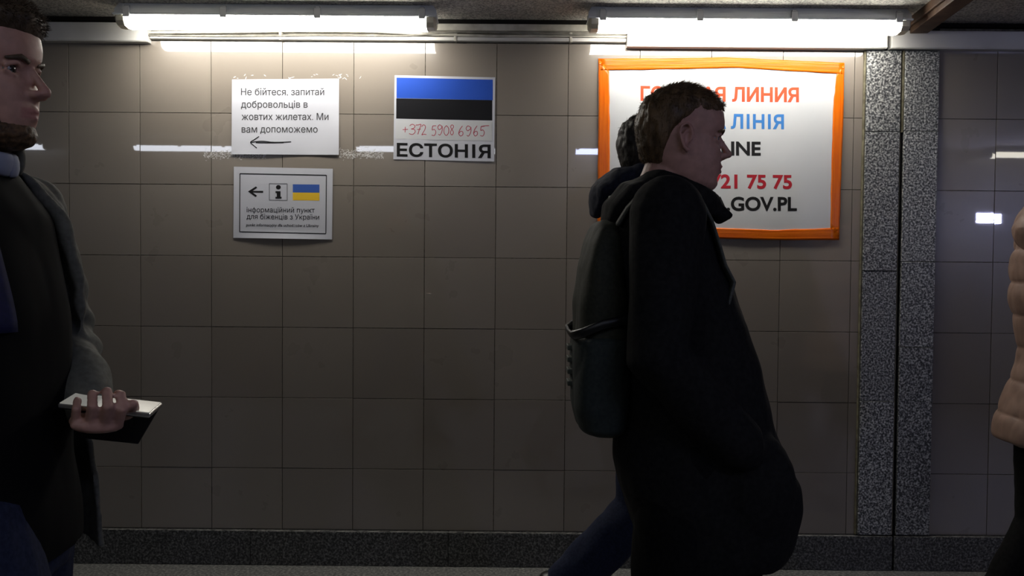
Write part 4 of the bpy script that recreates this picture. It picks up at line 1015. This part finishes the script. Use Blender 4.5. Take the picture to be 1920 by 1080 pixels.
# phone in his left hand
q0 = Vector((XM, YM, 0)) + Vector(JM['armL'][2]) + HF * 0.062 + HN * 0.021 + HX * 0.028; ph = empty('phone', q0)
Xv = Matrix.Rotation(R(-24), 3, Vector((0, 0, 1))) @ HX; Xv = (Xv - HN * Xv.dot(HN)).normalized(); Yv = HN.cross(Xv); Zv = Xv.cross(Yv); HZ = 1 if Zv.z > 0 else -1
Rm = Matrix((Xv, Yv, Zv)).transposed().to_4x4(); ph.rotation_euler = Rm.to_euler()
tag(ph, 'dark phone with bright upper edge, held by the man at left', 'phone')
bm = bmesh.new(); box(bm, -0.075, 0.062, -0.034, 0.034, -0.0038, 0.0038, 0.003, 3); bobj('case', bm, M['phoneedge'], ph, None)
bm = bmesh.new(); box(bm, -0.073, 0.060, -0.032, 0.032, -0.0048, -0.0037, 0.0004); bobj('screen' if HZ < 0 else 'back_glass', bm, M['phonelit'] if HZ < 0 else M['phone'], ph)
bm = bmesh.new(); box(bm, -0.073, 0.060, -0.032, 0.032, 0.0037, 0.0048, 0.0004); bobj('back_glass' if HZ < 0 else 'screen', bm, M['phone'] if HZ < 0 else M['phonelit'], ph)
# open leather flap of the phone case hangs below the phone
bm = bmesh.new(); box(bm, -0.070, 0.058, -0.001, 0.001, -0.072, 0.0, 0.001)
for v in bm.verts: v.co.x += v.co.z * 0.45 if v.co.x > 0 else 0
fl_ = bobj('case_flap', bm, M['leather'], ph); fl_.matrix_local = Matrix.Translation((0, 0.036, -0.004 * HZ)) @ Matrix.Rotation(R(12) * HZ, 4, 'X') @ (Matrix.Identity(4) if HZ > 0 else Matrix.Rotation(math.pi, 4, 'X'))
# --- the person at the right edge: pink quilted jacket -------------------------------------------
YW = -0.997; XW = 3.325
JW = dict(ear=(0.05, 0, 1.56), neck=(-0.01, 0, 1.42), armR=[(-0.01, -0.17, 1.36), (-0.03, -0.22, 1.08), (0.12, -0.18, 0.90)], armL=[(-0.01, 0.17, 1.36), (0.05, 0.22, 1.09), (0.2, 0.15, 0.95)],
          legR=[(0.0, -0.085, 0.86), (0.12, -0.09, 0.48), (0.20, -0.09, 0.085), (0.35, -0.10, 0.035)], legL=[(-0.01, 0.085, 0.86), (-0.035, 0.09, 0.46), (-0.20, 0.09, 0.14), (-0.06, 0.09, 0.035)])
pk_, HMw = build_person(dict(loc=(XW, YW, 0), J=JW, voxel=0.0055, head_scale=1.0, label='person in dusty pink quilted jacket and black trousers at right frame edge',
    torso=[(0.80, 0.10, -0.12, 0.155), (0.93, 0.09, -0.11, 0.15), (1.05, 0.08, -0.10, 0.13), (1.2, 0.09, -0.11, 0.15), (1.33, 0.06, -0.12, 0.16), (1.39, 0.03, -0.10, 0.11), (1.42, 0.0, -0.08, 0.06)],
    hair=(M['brownhair'], mask_std, lambda p, t, z: 0.014)))
def puff(bm):
    loft(bm, [(0.745, 0.15, -0.195, 0.215), (0.80, 0.15, -0.19, 0.215), (0.90, 0.13, -0.155, 0.195), (0.99, 0.125, -0.125, 0.178), (1.06, 0.125, -0.128, 0.178), (1.20, 0.13, -0.155, 0.19), (1.33, 0.10, -0.15, 0.185), (1.40, 0.05, -0.13, 0.12), (1.45, 0.03, -0.09, 0.07)], 40, 2.4, 44)
    sleeve(bm, *JW['armR'], r=(0.075, 0.072, 0.068, 0.06, 0.05)); sleeve(bm, *JW['armL'], r=(0.075, 0.072, 0.068, 0.06, 0.05))
def quilt(p):
    k = ((p.z - 0.93) / 0.105) % 1.0
    return 0.011 * math.sqrt(max(0, math.sin(math.pi * k))) - 0.004
garment('quilted_jacket', pk_, M['pink'], puff, 0.0065, 4, 0.003, (14, 14, 10), 2, extra=quilt)
def hood2(bm):
    tube(bm, [(-0.05, 0, 1.485), (-0.10, 0, 1.46), (-0.125, 0, 1.41), (-0.12, 0, 1.355)], [(0.085, 0.035), (0.11, 0.045), (0.11, 0.045), (0.085, 0.03)], 22, up=(0, 1, 0))
    for s in (-1, 1): tube(bm, [(-0.06, s * 0.08, 1.465), (0.02, s * 0.10, 1.44), (0.08, s * 0.05, 1.39)], [0.035, 0.03, 0.022], 14)
garment('hood', pk_, M['pink'], hood2, 0.006, 4, 0.006, (16, 14, 14), 3)
trousers(pk_, JW, M['blacktr'], 0.98, 0.9, seed=8)
